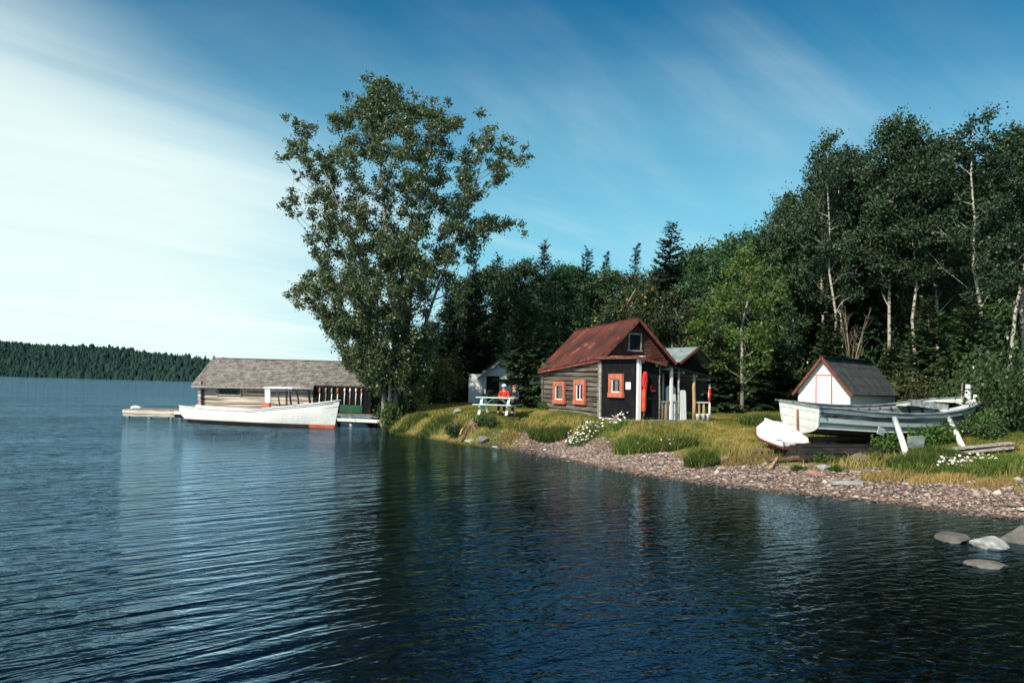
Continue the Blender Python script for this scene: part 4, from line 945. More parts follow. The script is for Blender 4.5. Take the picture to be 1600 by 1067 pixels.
bq3 = [(-.42, BD+.42, er), (BL+.2, BD+.42, er), (BL+.2, BD/2, pr2-.06), (-.42, BD/2, pr2)]
br_ = MB().slab(bq1, .05).slab(bq2, .05).slab(bq3[::-1], .05).build('roof', GSHK, bh)
def shk(nm, q, r_, p_): tag(shingles(q, r_, p_, .028, g, 1.4, .09).build(nm, GSHK, br_), kind='stuff')
shk('roof_shakes', bq1, 17, 34); shk('roof_shakes', bq2, 15, 17)
MB().beam((-.42, -.44, er-.06), (6.75, -.44, er-.04), .04, .10).build('fascia', GREYW, br_)
MB().beam((-.43, -.42, er-.05), (-.43, BD/2, pr2-.05), .04, .12).build('rake_board', GREYW, br_)
MB().beam((-.42, BD/2, pr2+.035), (BL+.2, BD/2, pr2-.02), .22, .04).build('ridge_cap', GSHK, br_)
MB().lathe([(.09, 0), (.09, .55), (.15, .56), (.02, .72)], 10, (8.2, 1.9, 2.95)).build('stovepipe', TAR, br_, smooth=True)
for k_, (px, orange) in enumerate([(499, 1), (508.6, 0), (517.8, 0), (527, 1), (538, 0), (546.6, 0), (555.8, 0), (564.4, 1)]):
    x = aty(px, 620, 49.15)[0]; lo_ = 1.02 if k_ > 3 else .62
    near = ['beside the log wall', 'beside the orange-tipped one', 'in the middle of the left four', 'beside the first plain one', 'over the green panel edge', 'over the green panel', 'over the middle of the green panel', 'over the panel end'][k_]
    o = thing('wall_pole', ('pale upright pole with orange tip on the tarred wall, ' if orange else 'pale upright pole on the tarred wall, ')+near, 'pole', (x, 49.20, lo_))
    hh_ = 2.02-lo_
    MB().tube([(0, 0, 0), (0, 0, hh_*.5), (.01, 0, hh_*.78)], [.035, .032, .026], 7).build('shaft', GREYW if k_ in (1, 5) else WHITE, o, smooth=True)
    MB().lathe([(.024, hh_*.74), (.055, hh_*.84), (.06, hh_*.94), (.03, hh_)], 10).build('tip', ORANGE if orange else (GREYW if k_ in (1, 2) else WHITE), o, smooth=True)
def dock(name, label, a, b, depth, ztop, skirt, posts, mats, seed):
    a, b = np.array(a), np.array(b); d = b-a; Ln = float(np.linalg.norm(d)); ang_ = math.atan2(d[1], d[0])
    o = thing(name, label, 'dock', (a[0], a[1], 0), ang_); g_ = np.random.default_rng(seed)
    bd = MB(); x = 0
    while x < Ln:
        w2 = g_.uniform(.14, .20); dz = g_.normal()*.006
        bd.box((x+w2/2, depth/2+g_.normal()*.02, ztop+dz), (w2-.012, depth, .045)); x += w2
    tag(bd.build('deck_boards', mats[0], o), kind='stuff')
    n = max(1, round(Ln/3.2))
    for i in range(n):
        x0, x1 = Ln*i/n+.01, Ln*(i+1)/n-.01
        MB().box(((x0+x1)/2, -.03, ztop-.12), (x1-x0, .05, .17)).build('edge_board', mats[1], o, rot=(0, g_.normal()*.004, 0))
        if skirt: MB().box(((x0+x1)/2, -.005, ztop-.30), (x1-x0-.03, .05, .16)).build('edge_board', mats[2], o, rot=(0, g_.normal()*.004, 0))
    for x in np.linspace(.3, Ln-.3, posts):
        for y_ in (.12, depth-.2): MB().tube([(x, y_, -1.6), (x, y_, ztop-.06)], .11, 8).build('pile', GREYW, o, smooth=True)
    return o
dock('dock', 'weathered plank dock running along the front of the boathouse', (-19.4, 48.3), (-6.35, 44.9), 3.2, .52, True, 7, (GREYW, WHITE, TAR), 1)
dock('dock', 'low whitish outer dock section pointing out into the lake', (-22.75, 49.0), (-19.45, 48.45), 2.4, .50, True, 3, (GREYW, LOGP, LOGP), 2)
MB_ = MB().tube([(0, 0, 0), (.25, .02, .05), (.5, 0, 0), (.62, .1, .06)], [.07, .10, .09, .03], 7)
tag(MB_.build('rope_coil', WHITE, None, (-22.5, 49.5, .58), smooth=True), 'pale lump of rope at the outer end of the dock', 'rope')
tag(MB().torus((0, 0, 0), .22, .085, 'y', 22, 9).build('tire', surf('tan_tire', (.22, .17, .13), (.34, .27, .21), 5, .8, .004), None, (-6.75, 44.80, .28), (0, 0, R(-14)), smooth=True), 'old tire hung as a bumper at the landward end of the dock', 'tire')

# ================================================================ boats
BOATW = surf('boat_white', (.80, .77, .71), (.84, .81, .75), 1.2, .4, 0, c3=(.80, .76, .69), t3=(.7, .9), vary=.02, spec=.5)
BOOT = surf('boot_red', (.50, .105, .045), (.62, .16, .07), 3, .5, .002, vary=.02)
BOTD = surf('bottom_dark', (.030, .022, .020), (.06, .04, .034), 3, .6, .002, vary=.02)
NAVY = surf('rubrail_dark', (.05, .06, .075), (.09, .10, .12), 4, .5, .002)
def loft(stations, rows):
    """stations: list of lists of points (one list per station, same length) -> quads by row band"""
    b = MB(); n = len(rows); vs = [p for s_ in stations for p in s_]; b.add(vs, [])
    return b
def hull_rows(S_, r0, r1):
    """mesh band of a hull between section rows r0 and r1 (both sides)"""
    b = MB(); m = r1-r0+1; vs = [S_[i][j] for i in range(len(S_)) for j in range(r0, r1+1)]
    fs = [(i*m+j, (i+1)*m+j, (i+1)*m+j+1, i*m+j+1) for i in range(len(S_)-1) for j in range(m-1)]
    return b.add(vs, fs)
def mirror(S_): return [[(p[0], -p[1], p[2]) for p in s_] for s_ in S_]

# ---- white launch moored at the dock
P_st, P_bw = np.array([-18.2, 47.0]), np.array([-8.78, 42.9]); LB_ = float(np.linalg.norm(P_bw-P_st))
la = thing('motor_launch', 'long white wooden launch with orange-red bow waterline moored along the dock', 'boat', (P_st[0], P_st[1], 0), math.atan2(P_bw[1]-P_st[1], P_bw[0]-P_st[0]))
ST = []
for t in np.linspace(0, 1, 41):
    x = t*LB_; sheer = .86-.10*math.sin(math.pi*min(t*1.5, 1))+.58*max(0, (t-.45)/.55)**1.7
    beam = 1.12*(math.sin(math.pi*(.5*min(1, .30+t/.52)))**.8 if t < .52 else (1-((t-.52)/.48)**2.3)**.85)
    beam = max(beam, .015)
    keel = -.35+.78*max(0, 1-t/.16)**1.3+(.0 if t < .93 else .25*((t-.93)/.07)**2)
    wlb = beam*(.93 if t < .6 else .93-.38*((t-.6)/.4))
    xs = lambda z: x-(0 if t < .9 else .28*((t-.9)/.1)*max(0, (sheer-z)/sheer))      # raked stem
    zs_ = [sheer, sheer-.07, sheer*.72+.28*max(.16, keel+.05), max(.17, keel+.05)+.16*sheer, max(.17, keel+.03), max(-.03, keel+.02), keel]
    bs = [beam, beam*.995, beam*.93+wlb*.07, beam*.3+wlb*.7, wlb*.98, wlb*.84, .02]
    if t > .999: bs = [.02]*7
    ST.append([(xs(z_), b_, z_) for b_, z_ in zip(bs, zs_)])
for nm, r0, r1, m_ in (('hull', 0, 4, BOATW), ('boot_stripe', 4, 5, None), ('bottom', 5, 6, BOTD)):
    b = hull_rows(ST, r0, r1); b2 = hull_rows(mirror(ST), r0, r1); b.add(b2.v, b2.f)
    if nm == 'boot_stripe':
        nface = len(ST)-1; nf = len(b.f)
        b.m = [1 if (k_ % nface) > 33 else 0 for k_ in range(nf)]
        b.build(nm, [BOTD, BOOT], la, smooth=True)
    else:
        if nm == 'hull':
            e = ST[0]; b.add(e+[(p[0], -p[1], p[2]) for p in e[::-1]], [tuple(range(len(e)*2))])
        o = b.build(nm, m_, la, smooth=True)
gw = MB()
for sgn in (1, -1):
    for k_ in range(0, len(ST)-1, 8):
        pts = [(s_[0][0], sgn*(s_[0][1]+.012), s_[0][2]+.0) for s_ in ST[k_:k_+9]]; MB().tube(pts, .032, 7).build('gunwale', BOATW, la, smooth=True)
    MB().tube([(s_[1][0], sgn*(s_[1][1]+.010), s_[1][2]-.045) for s_ in ST[20:40]], .013, 5).build('rub_line', NAVY, la, smooth=True)
dk_ = MB(); m = len(ST)
dk_.add([(s_[0][0], s_[0][1]*.97, s_[0][2]-.30) for s_ in ST]+[(s_[0][0], -s_[0][1]*.97, s_[0][2]-.30) for s_ in ST], [(i, i+1, m+i+1, m+i) for i in range(m-1)])
dk_.build('floor', GREYW, la)
fd = MB(); ST2 = ST[28:]; m = len(ST2)
fd.add([(s_[0][0], s_[0][1]*.98, s_[0][2]-.02) for s_ in ST2]+[(s_[0][0], -s_[0][1]*.98, s_[0][2]-.02) for s_ in ST2], [(i, i+1, m+i+1, m+i) for i in range(m-1)]); fd.build('foredeck', WHITE, la)
MB().lathe([(.06, 0), (.05, .12), (.09, .15), (.09, .2), (.02, .22)], 10, (LB_*.86, 0, 1.02)).build('bitt', WHITE, la, smooth=True)
MB().lathe([(.05, 0), (.045, .10), (.07, .12), (.02, .18)], 10, (LB_*.95, 0, 1.22)).build('bow_chock', WHITE, la, smooth=True)
# wheel shelter: slanted white back frame, roof and dark window posts
hx0, hx1 = LB_*.600, LB_*.770; rz_ = 2.02
for sgn in (1, -1):
    y_ = .80*sgn
    if sgn < 0: MB().prism([(hx0+.02, .80), (hx0+.36, .80), (hx0+.28, rz_-.05), (hx0-.06, rz_-.05)], 'y', y_-.03, y_+.03).build('aft_frame', WHITE, la)
    MB().beam((hx0+.72, y_, rz_-.10), (hx0+1.0, y_, .82), .05, .07, (0, 1, 0)).build('window_post', NAVY, la)
    MB().beam((hx1-.25, y_, rz_-.10), (hx1-.05, y_, .92), .06, .12, (0, 1, 0)).build('window_post', NAVY, la)
    MB().beam((hx0+.3, y_, rz_-.14), (hx1-.05, y_, rz_-.12), .04, .10).build('eave_rail', NAVY, la)
    MB().beam((hx0, y_, .90), (hx1, y_, .96), .05, .22).build('coaming', WHITE, la)
MB().prism([(hx0-.10, rz_-.06), (hx1+.02, rz_-.04), (hx1+.02, rz_), (hx0+.5, rz_+.035), (hx0-.08, rz_)], 'y', -.90, .90).build('shelter_roof', WHITE, la)
MB().box((hx1-.03, 0, rz_-.12), (.05, 1.5, .10)).build('windscreen_frame', NAVY, la)
MB().beam((hx0+.1, .80, .9), (hx0+.05, .80, rz_-.06), .06, .10, (0, 1, 0)).build('window_post', NAVY, la)
MB().box((hx0+.16, -.90, 1.04), (.46, .14, .36)).build('locker', ORANGE, la, bevel=.012)
MB().torus((hx1-.3, .2, 1.25), .19, .015, 'x', 18, 6).build('wheel', GREYW, la)
# mooring line
tag(MB().tube([(-9.3, 43.3, 1.2), (-8.9, 44.3, .72), (-8.5, 45.55, .56)], .014, 6).build('mooring_line', surf('rope', (.45, .40, .30), (.55, .5, .4), 20, .9), None, smooth=True), 'thin rope tying the white launch to the dock', 'rope')

# ---- old weathered boat propped on the shore
OGW = surf('weathered_grey_blue', (.12, .14, .145), (.30, .325, .32), 3, .85, .015, (.4, 3, 3), c3=(.045, .05, .05), t3=(.53, .62), s3=2.2, vary=.15)
OWH = surf('flaking_white', (.54, .56, .52), (.70, .70, .64), 2.2, .75, .008, (.6, 3, 3), c3=(.30, .31, .28), t3=(.58, .74), s3=1.1, vary=.05)
OGR = surf('faded_grey_green', (.20, .25, .24), (.31, .35, .33), 2.5, .8, .008, (.5, 2, 2), c3=(.40, .41, .36), t3=(.62, .72), vary=.05)
OBT = surf('bare_bottom_wood', (.075, .060, .045), (.15, .12, .09), 3, .9, .015, (.3, 3, 3), c3=(.035, .028, .022), vary=.1)
OIN = surf('inside_planks', (.022, .028, .030), (.05, .06, .062), 3, .9, .01, (.4, 3, 3), c3=(.09, .10, .10), vary=.15)
ob_ang = R(27); ob = thing('old_boat', 'weathered open wooden boat with flaking white and grey paint propped up on shore', 'boat', (8.65, 24.85, 1.02), ob_ang); ob.rotation_euler = (R(5.5), 0, ob_ang)
OL = 8.5; OS = []
for t in np.linspace(0, 1, 33):
    x = t*OL; sheer = 1.02-.16*math.sin(math.pi*min(1, t*1.25))+.30*max(0, (t-.5)/.5)**1.8
    bm_ = .76+.30*math.sin(math.pi*min(1, t/.9)*.62) if t < .55 else (.76+.30*math.sin(math.pi*.55/.9*.62))*(1-((t-.55)/.45)**2.4)**.8
    bm_ = max(bm_, .03); kz = .0+.05*(1-t)+.62*max(0, (t-.80)/.20)**2+.10*max(0, 1-t/.2)
    ch = .30+.10*max(0, 1-t/.3)+.30*max(0, (t-.6)/.4)**1.5; cb = bm_*(.91-.36*max(0, (t-.6)/.4))
    xr = lambda z: x+(.30*(t-.85)/.15*(z/sheer) if t > .85 else (-.16*(z/sheer)*max(0, 1-t/.05) if t < .05 else 0))
    fr = [0, .10, .22, .46, .70, 1.0]
    row = [(xr(sheer-(sheer-ch)*f_), bm_+(cb-bm_)*f_**1.7, sheer-(sheer-ch)*f_) for f_ in fr]
    row += [(xr((ch+kz)/2), cb*.62, ch*.42+kz*.58), (xr(kz), .03, kz)]
    OS.append(row)
names = [('gunwale_strake', 0, 1, OGW, .030), ('strake', 1, 2, OWH, .018), ('strake', 2, 3, OGW, .010), ('strake', 3, 4, OWH, .016), ('strake', 4, 5, OGR, .006), ('bottom_strake', 5, 6, OBT, -.004), ('bottom_strake', 6, 7, OBT, -.010)]
for side in (1, -1):
    S_ = [[(p[0], p[1]*side, p[2]) for p in s_] for s_ in OS]
    for nm, r0, r1, m_, outw in names:
        b = MB(); n = len(S_); th = .028
        for s_ in S_:
            a_, c_ = s_[r0], s_[r1]
            for p, ex in ((a_, outw-.004), (c_, outw+.006)): b.v.append((p[0], p[1]+side*ex, p[2]))
            for p, ex in ((c_, outw+.006-th), (a_, outw-.004-th)): b.v.append((p[0], (abs(p[1]+side*ex)*side if abs(p[1]) > th else p[1]), p[2]))
        for i in range(n-1):
            for k_ in range(4): b.f.append((i*4+k_, i*4+(k_+1) % 4, (i+1)*4+(k_+1) % 4, (i+1)*4+k_))
        b.f += [(0, 1, 2, 3), tuple((n-1)*4+k_ for k_ in (3, 2, 1, 0))]; b.m = [0]*len(b.f)
        b.build(nm, m_, ob, smooth=False)
    MB().tube([(s_[0][0], s_[0][1]*side*1.0+side*.02, s_[0][2]+.015) for s_ in OS], .034, 6).build('gunwale', OGW, ob)
    MB().tube([(s_[2][0], s_[2][1]*side+side*.035, s_[2][2]+.01) for s_ in OS[:-1]], .022, 5).build('rub_rail', OGW, ob)
    MB().tube([(s_[5][0], s_[5][1]*side+side*.02, s_[5][2]) for s_ in OS[:-2]], .02, 5).build('chine_rail', OWH, ob)
# transom planks
e = OS[0]; prof = [(p[1], p[2]) for p in e]
def halfb(z): zs2 = [p[1] for p in prof][::-1]; bs2 = [p[0] for p in prof][::-1]; return float(np.interp(z, zs2, bs2))
zc = [prof[-1][1], .36, .62, .86, prof[0][1]+.03]
for k_ in range(4):
    z0_, z1_ = zc[k_]+.004, zc[k_+1]-.004; n = 4; zz_ = np.linspace(z0_, z1_, n)
    pl = [(-halfb(z)*1.0-.02, z) for z in zz_]+[(halfb(z)*1.0+.02, z) for z in zz_[::-1]]
    b = MB(); xf = lambda z, d_: -.16*z/prof[0][1]-.01+d_+g.normal()*.0
    vs = [(xf(p[1], -.03), p[0], p[1]) for p in pl]+[(xf(p[1], .02), p[0], p[1]) for p in pl]; nn_ = len(pl)
    b.add(vs, [tuple(range(nn_)), tuple(range(2*nn_-1, nn_-1, -1))]+[(i, nn_+i, nn_+(i+1) % nn_, (i+1) % nn_) for i in range(nn_)]); b.build('transom_plank', OWH, ob)
MB().beam((-.22, -.9, prof[0][1]+.02), (-.22, .9, prof[0][1]+.02), .05, .05).build('transom_cap', OGW, ob)
MB().beam((-.20, .02, .86), (-.06, .02, -.50), .05, .045).build('rudder_strap', surf('rusty_iron', (.20, .10, .07), (.34, .19, .14), 6, .9, .01), ob)
# inside: floor, thwarts, foredeck pieces
fl_ = MB(); m = len(OS); fl_.add([(s_[5][0], s_[5][1]*.94, s_[5][2]+.06) for s_ in OS[1:-2]]+[(s_[5][0], -s_[5][1]*.94, s_[5][2]+.06) for s_ in OS[1:-2]], [(i, i+1, m-3+i+1, m-3+i) for i in range(m-4)]); fl_.build('floor', OIN, ob)
for t in (.16, .36, .55): 
    i = int(t*32); b_ = OS[i][1][1]; MB().box((OS[i][1][0], 0, OS[i][1][2]-.10), (.24, 2*b_-.08, .04)).build('thwart', OGW, ob)
for t in np.linspace(.06, .9, 13):
    i = int(t*32)
    for side in (1, -1): MB().beam((OS[i][1][0], side*(OS[i][1][1]-.055), OS[i][1][2]), (OS[i][5][0], side*(OS[i][5][1]-.05), OS[i][5][2]+.05), .04, .05, (1, 0, 0)).build('rib', OIN, ob)
SD = OS[20:]; m = len(SD)
for side in (1, -1):
    b = MB(); b.add([(s_[0][0], side*s_[0][1]*.97, s_[0][2]-.01) for s_ in SD]+[(s_[0][0], side*s_[0][1]*(.60 if i < 6 else 0.02), s_[0][2]+.012) for i, s_ in enumerate(SD)], [(i, i+1, m+i+1, m+i) for i in range(m-1)])
    o = b.build('side_deck', OWH, ob); s2 = o.modifiers.new('thickness', 'SOLIDIFY'); s2.thickness = .03
MB().beam((OL*.655, -.72, 1.05), (OL*.655, .72, 1.05), .05, .20).build('coaming', OGW, ob)
MB().box((OL*.90, .06, 1.42), (.10, .17, .66)).build('bow_bitt', WHITE, ob, bevel=.01)
MB().box((OL*.90+.02, -.22, 1.26), (.10, .14, .34)).build('bow_bitt', WHITE, ob, bevel=.01); MB().box((OL*.90, -.02, 1.15), (.16, .66, .08)).build('bitt_beam', OWH, ob)
MB().tube([(OL*.885, .19, 1.1), (OL*.885, .21, 1.78)], .022, 6).build('iron_rod', GREYW, ob)
MB().beam(OS[-1][7], (OS[-1][0][0]+.06, 0, OS[-1][0][2]+.08), .06, .09, (1, 0, 0)).build('stem', OGW, ob)
MB().beam((.1, 0, -.02), (OL*.82, 0, -.04), .07, .12).build('keel', OBT, ob)
# plank patch on the near side
MB().box((2.15, -1.04, .36), (.30, .02, .22), Matrix.Rotation(.25, 3, 'Y')).build('patch', OWH, ob)
# props and blocks
def prop(px0, py0, y0, px1, py1, y1, r_, label, square=False):
    a, b_ = gnd(px0, py0), aty(px1, py1, y1); a[2] = tz(a[0], a[1])-.12
    b = MB()
    if square: b.beam(a, b_, r_*2, r_*1.4)
    else: b.tube([a, (a+b_)/2+np.array([.01, 0, 0]), b_], [r_, r_*1.02, r_*.95], 9)
    o_ = b.build('prop_pole', WHITE, None, smooth=not square); tag(o_, label, 'pole')
prop(1422, 722, 23.9, 1398, 654, 24.75, .085, 'thick white post leaning against the middle of the old boat')
prop(1509, 702, 25.6, 1481, 651, 26.35, .08, 'white post leaning against the old boat toward its bow')
prop(1518, 677, 26.6, 1500, 646, 27.2, .06, 'thin white post propping the very bow of the old boat', True)
def obw(x, y, z): c_, s_ = math.cos(ob_ang), math.sin(ob_ang); return (8.45+c_*x-s_*y, 24.85+s_*x+c_*y, 1.02+z)
TIMB = surf('rotten_timber', (.10, .062, .04), (.22, .15, .10), 4, .95, .03, (.4, 3, 3), c3=(.32, .18, .10), vary=.3)
for k_, (x, nm) in enumerate([(1.3, 'timber block under the stern of the old boat'), (3.6, 'timber block under the middle of the old boat'), (5.6, 'timber block under the bow half of the old boat')]):
    p = obw(x, 0, 0); zt = tz(p[0], p[1]); hgt = 1.02-.10-zt+.10
    o = thing('support_block', nm, 'block', (p[0], p[1], zt-.1), ob_ang+g.normal()*.1)
    for j in range(3): MB().box((0, g.normal()*.03, hgt*(j+.5)/3), (.26+g.normal()*.02, .9-.12*j, hgt/3-.006), g.normal()*.08).build('timber', TIMB, o, bevel=.01)

# ---- small upturned white skiff by the old boat's stern
dn = thing('upturned_skiff', 'small upturned white skiff with a dull red rim beside the old boat', 'boat', (8.12, 23.7, .88), R(12)); dn.rotation_euler = (R(9), R(-9), R(10))
b = MB(); secs = []
for t in np.linspace(0, 1, 9):
    y_ = t*1.9; wd_ = .52*(1-.22*(1-t)**2)*(1-.55*max(0, (t-.5)/.5)**2); ht = .40*(.92+.1*math.sin(math.pi*t)); inset = .24
    secs.append([(-wd_, y_, 0), (-wd_*.93, y_+.0, ht*.45), (-(wd_-inset), y_+.10*(1-2*t), ht*.97), (0, y_+.11*(1-2*t), ht), ((wd_-inset), y_+.10*(1-2*t), ht*.97), (wd_*.93, y_, ht*.45), (wd_, y_, 0)])
vs = [p for s_ in secs for p in s_]; b.add(vs, [(i*7+j, i*7+j+1, (i+1)*7+j+1, (i+1)*7+j) for i in range(8) for j in range(6)]); b.add(secs[0], [tuple(range(7))]); b.add(secs[-1], [tuple(range(6, -1, -1))])
b.build('hull', WHITE, dn)
for side in (-1, 1): MB().tube([((-1 if side < 0 else 1)*abs(s_[0][0])*1.02, s_[0][1], -.01) for s_ in secs], .038, 6).build('gunwale', REDTRIM, dn)
MB().beam((secs[0][0][0]-.03, -.01, -.01), (secs[0][6][0]+.03, -.01, -.01), .06, .075).build('transom_rim', REDTRIM, dn)
MB().box((0, .95, .415), (.05, 1.6, .05)).build('keel_strip', WHITE, dn)
MB().tube([(-.60, .0, .26), (-.48, -.06, .24), (-.40, -.06, .14), (-.40, -.04, .02)], .014, 6).build('rope_loop', surf('black_rope', (.01, .01, .01), (.02, .02, .02), 9), dn, smooth=True)

# ---- skiff-shaped black hull, added to fill in the shade under the old boat
pk_ = gnd(1318, 716); SHADEH = surf('shade_hull_black', (.012, .010, .009), (.035, .028, .024), 3, .7, .01, (.4, 3, 3), c3=(.07, .05, .04), vary=.05)
ds = thing('shade_skiff', 'black skiff-shaped hull added for the shade under the old boat', 'boat', (pk_[0]-1.35, pk_[1]-.05, tz(pk_[0], pk_[1])-.06), R(17))
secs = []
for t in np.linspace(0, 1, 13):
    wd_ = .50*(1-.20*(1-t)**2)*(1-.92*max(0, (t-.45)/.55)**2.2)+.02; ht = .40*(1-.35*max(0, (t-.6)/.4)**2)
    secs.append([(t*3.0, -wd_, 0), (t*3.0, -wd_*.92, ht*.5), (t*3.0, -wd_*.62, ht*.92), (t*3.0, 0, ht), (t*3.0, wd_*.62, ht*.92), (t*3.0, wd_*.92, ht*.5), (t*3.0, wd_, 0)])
b = MB().add([p for s_ in secs for p in s_], [(i*7+j, i*7+j+1, (i+1)*7+j+1, (i+1)*7+j) for i in range(12) for j in range(6)]); b.add(secs[0], [tuple(range(7))]); b.build('hull', SHADEH, ds)
for j in (1, 2, 4, 5): MB().tube([(s_[j][0], s_[j][1]*1.02, s_[j][2]*1.02) for s_ in secs[:-1]], .012, 4).build('shade_hull_lap', SHADEH, ds)
MB().beam((0, 0, .42), (2.4, 0, .40), .05, .05).build('keel_strip', SHADEH, ds)  # keel of the added shade hull
# ---- driftwood, planks, slab
def lump(name, label, cat, c, r3, seed, m_, sub=3, rough=.22, group=None, flat=False):
    bm = bmesh.new(); bmesh.ops.create_icosphere(bm, subdivisions=sub, radius=1); g_ = np.random.default_rng(seed); fs = [(g_.normal(size=3), g_.uniform(.9, 2.6), g_.uniform(0, 6.28)) for _ in range(9)]
    cuts = [(Vector(g_.normal(size=3)).normalized(), g_.uniform(.45, .8)) for _ in range(11)]
    for v in bm.verts:
        p = v.co.copy(); d = sum(math.sin(Vector(f_[0]).dot(p)*f_[1]+f_[2]) for f_ in fs)/9
        p = p*(1+rough*d*2)
        for n_c, o_c in cuts:
            q = p.dot(n_c)-o_c
            if q > 0: p -= n_c*q*.96
        v.co = (p.x*r3[0], p.y*r3[1], p.z*r3[2])
    me = bpy.data.meshes.new(name); bm.to_mesh(me); bm.free()
    o_ = link(name, me, None, c, (0, 0, g_.random()*6.28 if not flat else 0), m_)
    if label: tag(o_, label, cat, group)
    return o_
ROCK = surf('grey_rock', (.095, .085, .072), (.20, .18, .155), 2.5, .85, .03, c3=(.11, .085, .075), vary=.2)
ROCKR = surf('reddish_rock', (.24, .13, .10), (.38, .23, .18), 3, .9, .03, c3=(.14, .10, .085), vary=.2)
ROCKW = surf('pale_rock', (.24, .235, .22), (.44, .43, .40), 3, .85, .02, c3=(.26, .24, .21), vary=.1)
def on(px, py, z): p = atz(px, py, z); return p
def rock_at(px, py, z, r3, seed, m_, label, sink=.3):
    p = gnd(px, py); lump('rock', label, 'rock', (p[0], p[1], p[2]+r3[2]*(1-2*sink)*.5), r3, seed, m_, 3)
rock_at(1488, 843, .0, (.48, .34, .11), 31, ROCK, 'flat grey rock just breaking the water')
rock_at(1550, 856, .0, (.32, .26, .18), 26, ROCKW, 'tall pale rock standing in the shallows')
rock_at(1540, 884, .0, (.38, .30, .10), 33, ROCK, 'low grey slab in the water below the pale rock')
rock_at(1592, 846, .02, (.36, .32, .22), 12, ROCK, 'rounded grey rock behind the tall pale rock')
rock_at(1285, 731, .35, (.26, .18, .12), 4, ROCKW, 'pale flat rock in the shadow of the old boat')
rock_at(1346, 720, .45, (.36, .22, .18), 5, ROCK, 'grey rock beside the small green plant under the boat')
rock_at(1236, 716, .45, (.24, .2, .20), 6, ROCKR, 'reddish rock holding up the upturned skiff')
rock_at(1276, 712, .5, (.22, .18, .34), 7, ROCKR, 'upright reddish rock under the stern of the old boat')
rock_at(1268, 742, .25, (.30, .2, .10), 8, ROCKR, 'flat reddish rock at the top of the gravel')
rock_at(1480, 722, .6, (.26, .2, .13), 9, ROCKW, 'pale rock among the daisies by the old boat')
rock_at(715, 645, 1.0, (.30, .25, .17), 10, ROCKW, 'pale rock on top of the bank near the picnic table')
rock_at(733, 692, .12, (.20, .16, .15), 11, ROCKW, 'white rock at the foot of the eroded bank')
rock_at(754, 690, .15, (.30, .24, .20), 13, ROCK, 'reddish rock at the foot of the eroded bank')
rock_at(745, 668, .6, (.38, .3, .28), 14, ROCKR, 'reddish boulder lodged in the face of the eroded bank')
rock_at(716, 672, .5, (.30, .28, .26), 15, ROCK, 'grey boulder in the bank under the pale rock')
rock_at(775, 699, .06, (.34, .16, .08), 16, ROCKW, 'thin pale flat rock at the waterline below the bank')
slab = MB().prism([(-.40, -.13), (.36, -.16), (.44, .10), (-.30, .15)], 'z', 0, .07)
p = gnd(1322, 757); tag(slab.build('stone_slab', ROCKW, None, (p[0], p[1], tz(p[0], p[1])+.0), (R(3), R(-2), R(-10)), bevel=.015), 'pale flat slab lying alone on the gravel beach', 'slab')
def log_thing(name, label, a, b_, r_, m_, cat='log', n=7):
    a, b_ = np.array(a, float), np.array(b_, float); b = MB(); g_ = np.random.default_rng(int(abs(a[0]*100)))
    pts = [a+(b_-a)*t+g_.normal(size=3)*r_*.18 for t in np.linspace(0, 1, n)]; b.tube(pts, [r_*(1-.25*t)*(1+g_.normal()*.06) for t in np.linspace(0, 1, n)], 9)
    return tag(b.build(name, m_, None, smooth=True), label, cat)
def gp(px, py, z, dz=0): p = gnd(px, py); return (p[0], p[1], tz(p[0], p[1])+dz)
log_thing('driftwood_log', 'brown log under the low edge of the upturned skiff', gp(1178, 711, .5, .10), gp(1252, 706, .5, .14), .10, TIMB)
log_thing('driftwood_log', 'dark log lying below the skiff on the gravel', gp(1200, 722, .4, .06), gp(1262, 722, .42, .08), .085, TIMB)
log_thing('driftwood_log', 'short crooked stick of driftwood below the skiff', gp(1203, 735, .3, .05), gp(1216, 722, .4, .12), .05, TANW)
pa, pb = gnd(1500, 712), gnd(1585, 706)
for k_, (off_, dz, wd_, m_, lab, ext) in enumerate([((0, 0), .20, .22, GREYW, 'grey plank on top of the pile by the bow of the old boat', .3), ((.05, .16), .13, .2, TIMB, 'brown plank in the pile by the bow of the old boat', -.2), ((-.1, -.16), .10, .18, GREYW, 'grey plank at the bottom of the pile by the bow', .0), ((.2, .30), .08, .2, TIMB, 'rotten plank at the back of the pile by the bow', .4)]):
    a = pa+np.array([off_[0]-ext, off_[1], dz]); b_ = pb+np.array([off_[0], off_[1]+(-.12 if k_ % 2 else .1), dz+.05]); a[2] = tz(a[0], a[1])+dz; b_[2] = tz(b_[0], b_[1])+dz+.03
    tag(MB().beam(a, b_, wd_, .05).build('plank', m_, None), lab, 'plank')
o = MB().beam(gp(1465, 688, .8, .28), gp(1492, 680, .85, .34), .12, .05).build('plank', GREYW, None); tag(o, 'grey plank lying under the hull near the second prop', 'plank')
o = MB().box((0, 0, .17), (.50, .10, .34)).build('board_piece', OGR, None, gp(1430, 700, .6, .0), (R(8), 0, R(12))); tag(o, 'faded green board standing behind the thick white prop', 'board')
# roots and sticks in the eroded bank
for k_ in range(14):
    g_ = np.random.default_rng(700+k_); px, py = g_.uniform(722, 772), g_.uniform(660, 690); a = np.array(aty(px, py, 33.6+g_.uniform(-.2, .3))); b_ = a+np.array([g_.uniform(-.5, .5), g_.uniform(-.5, -.1), g_.uniform(-.6, -.1)])
    b_[2] = max(b_[2], .02); log_thing('root', 'bare root hanging from the eroded bank over the water', a+np.array([0, .5, .1]), b_, g_.uniform(.025, .05), TIMB if k_ % 3 else TANW, 'root', 5)['group'] = 'roots in the eroded bank'

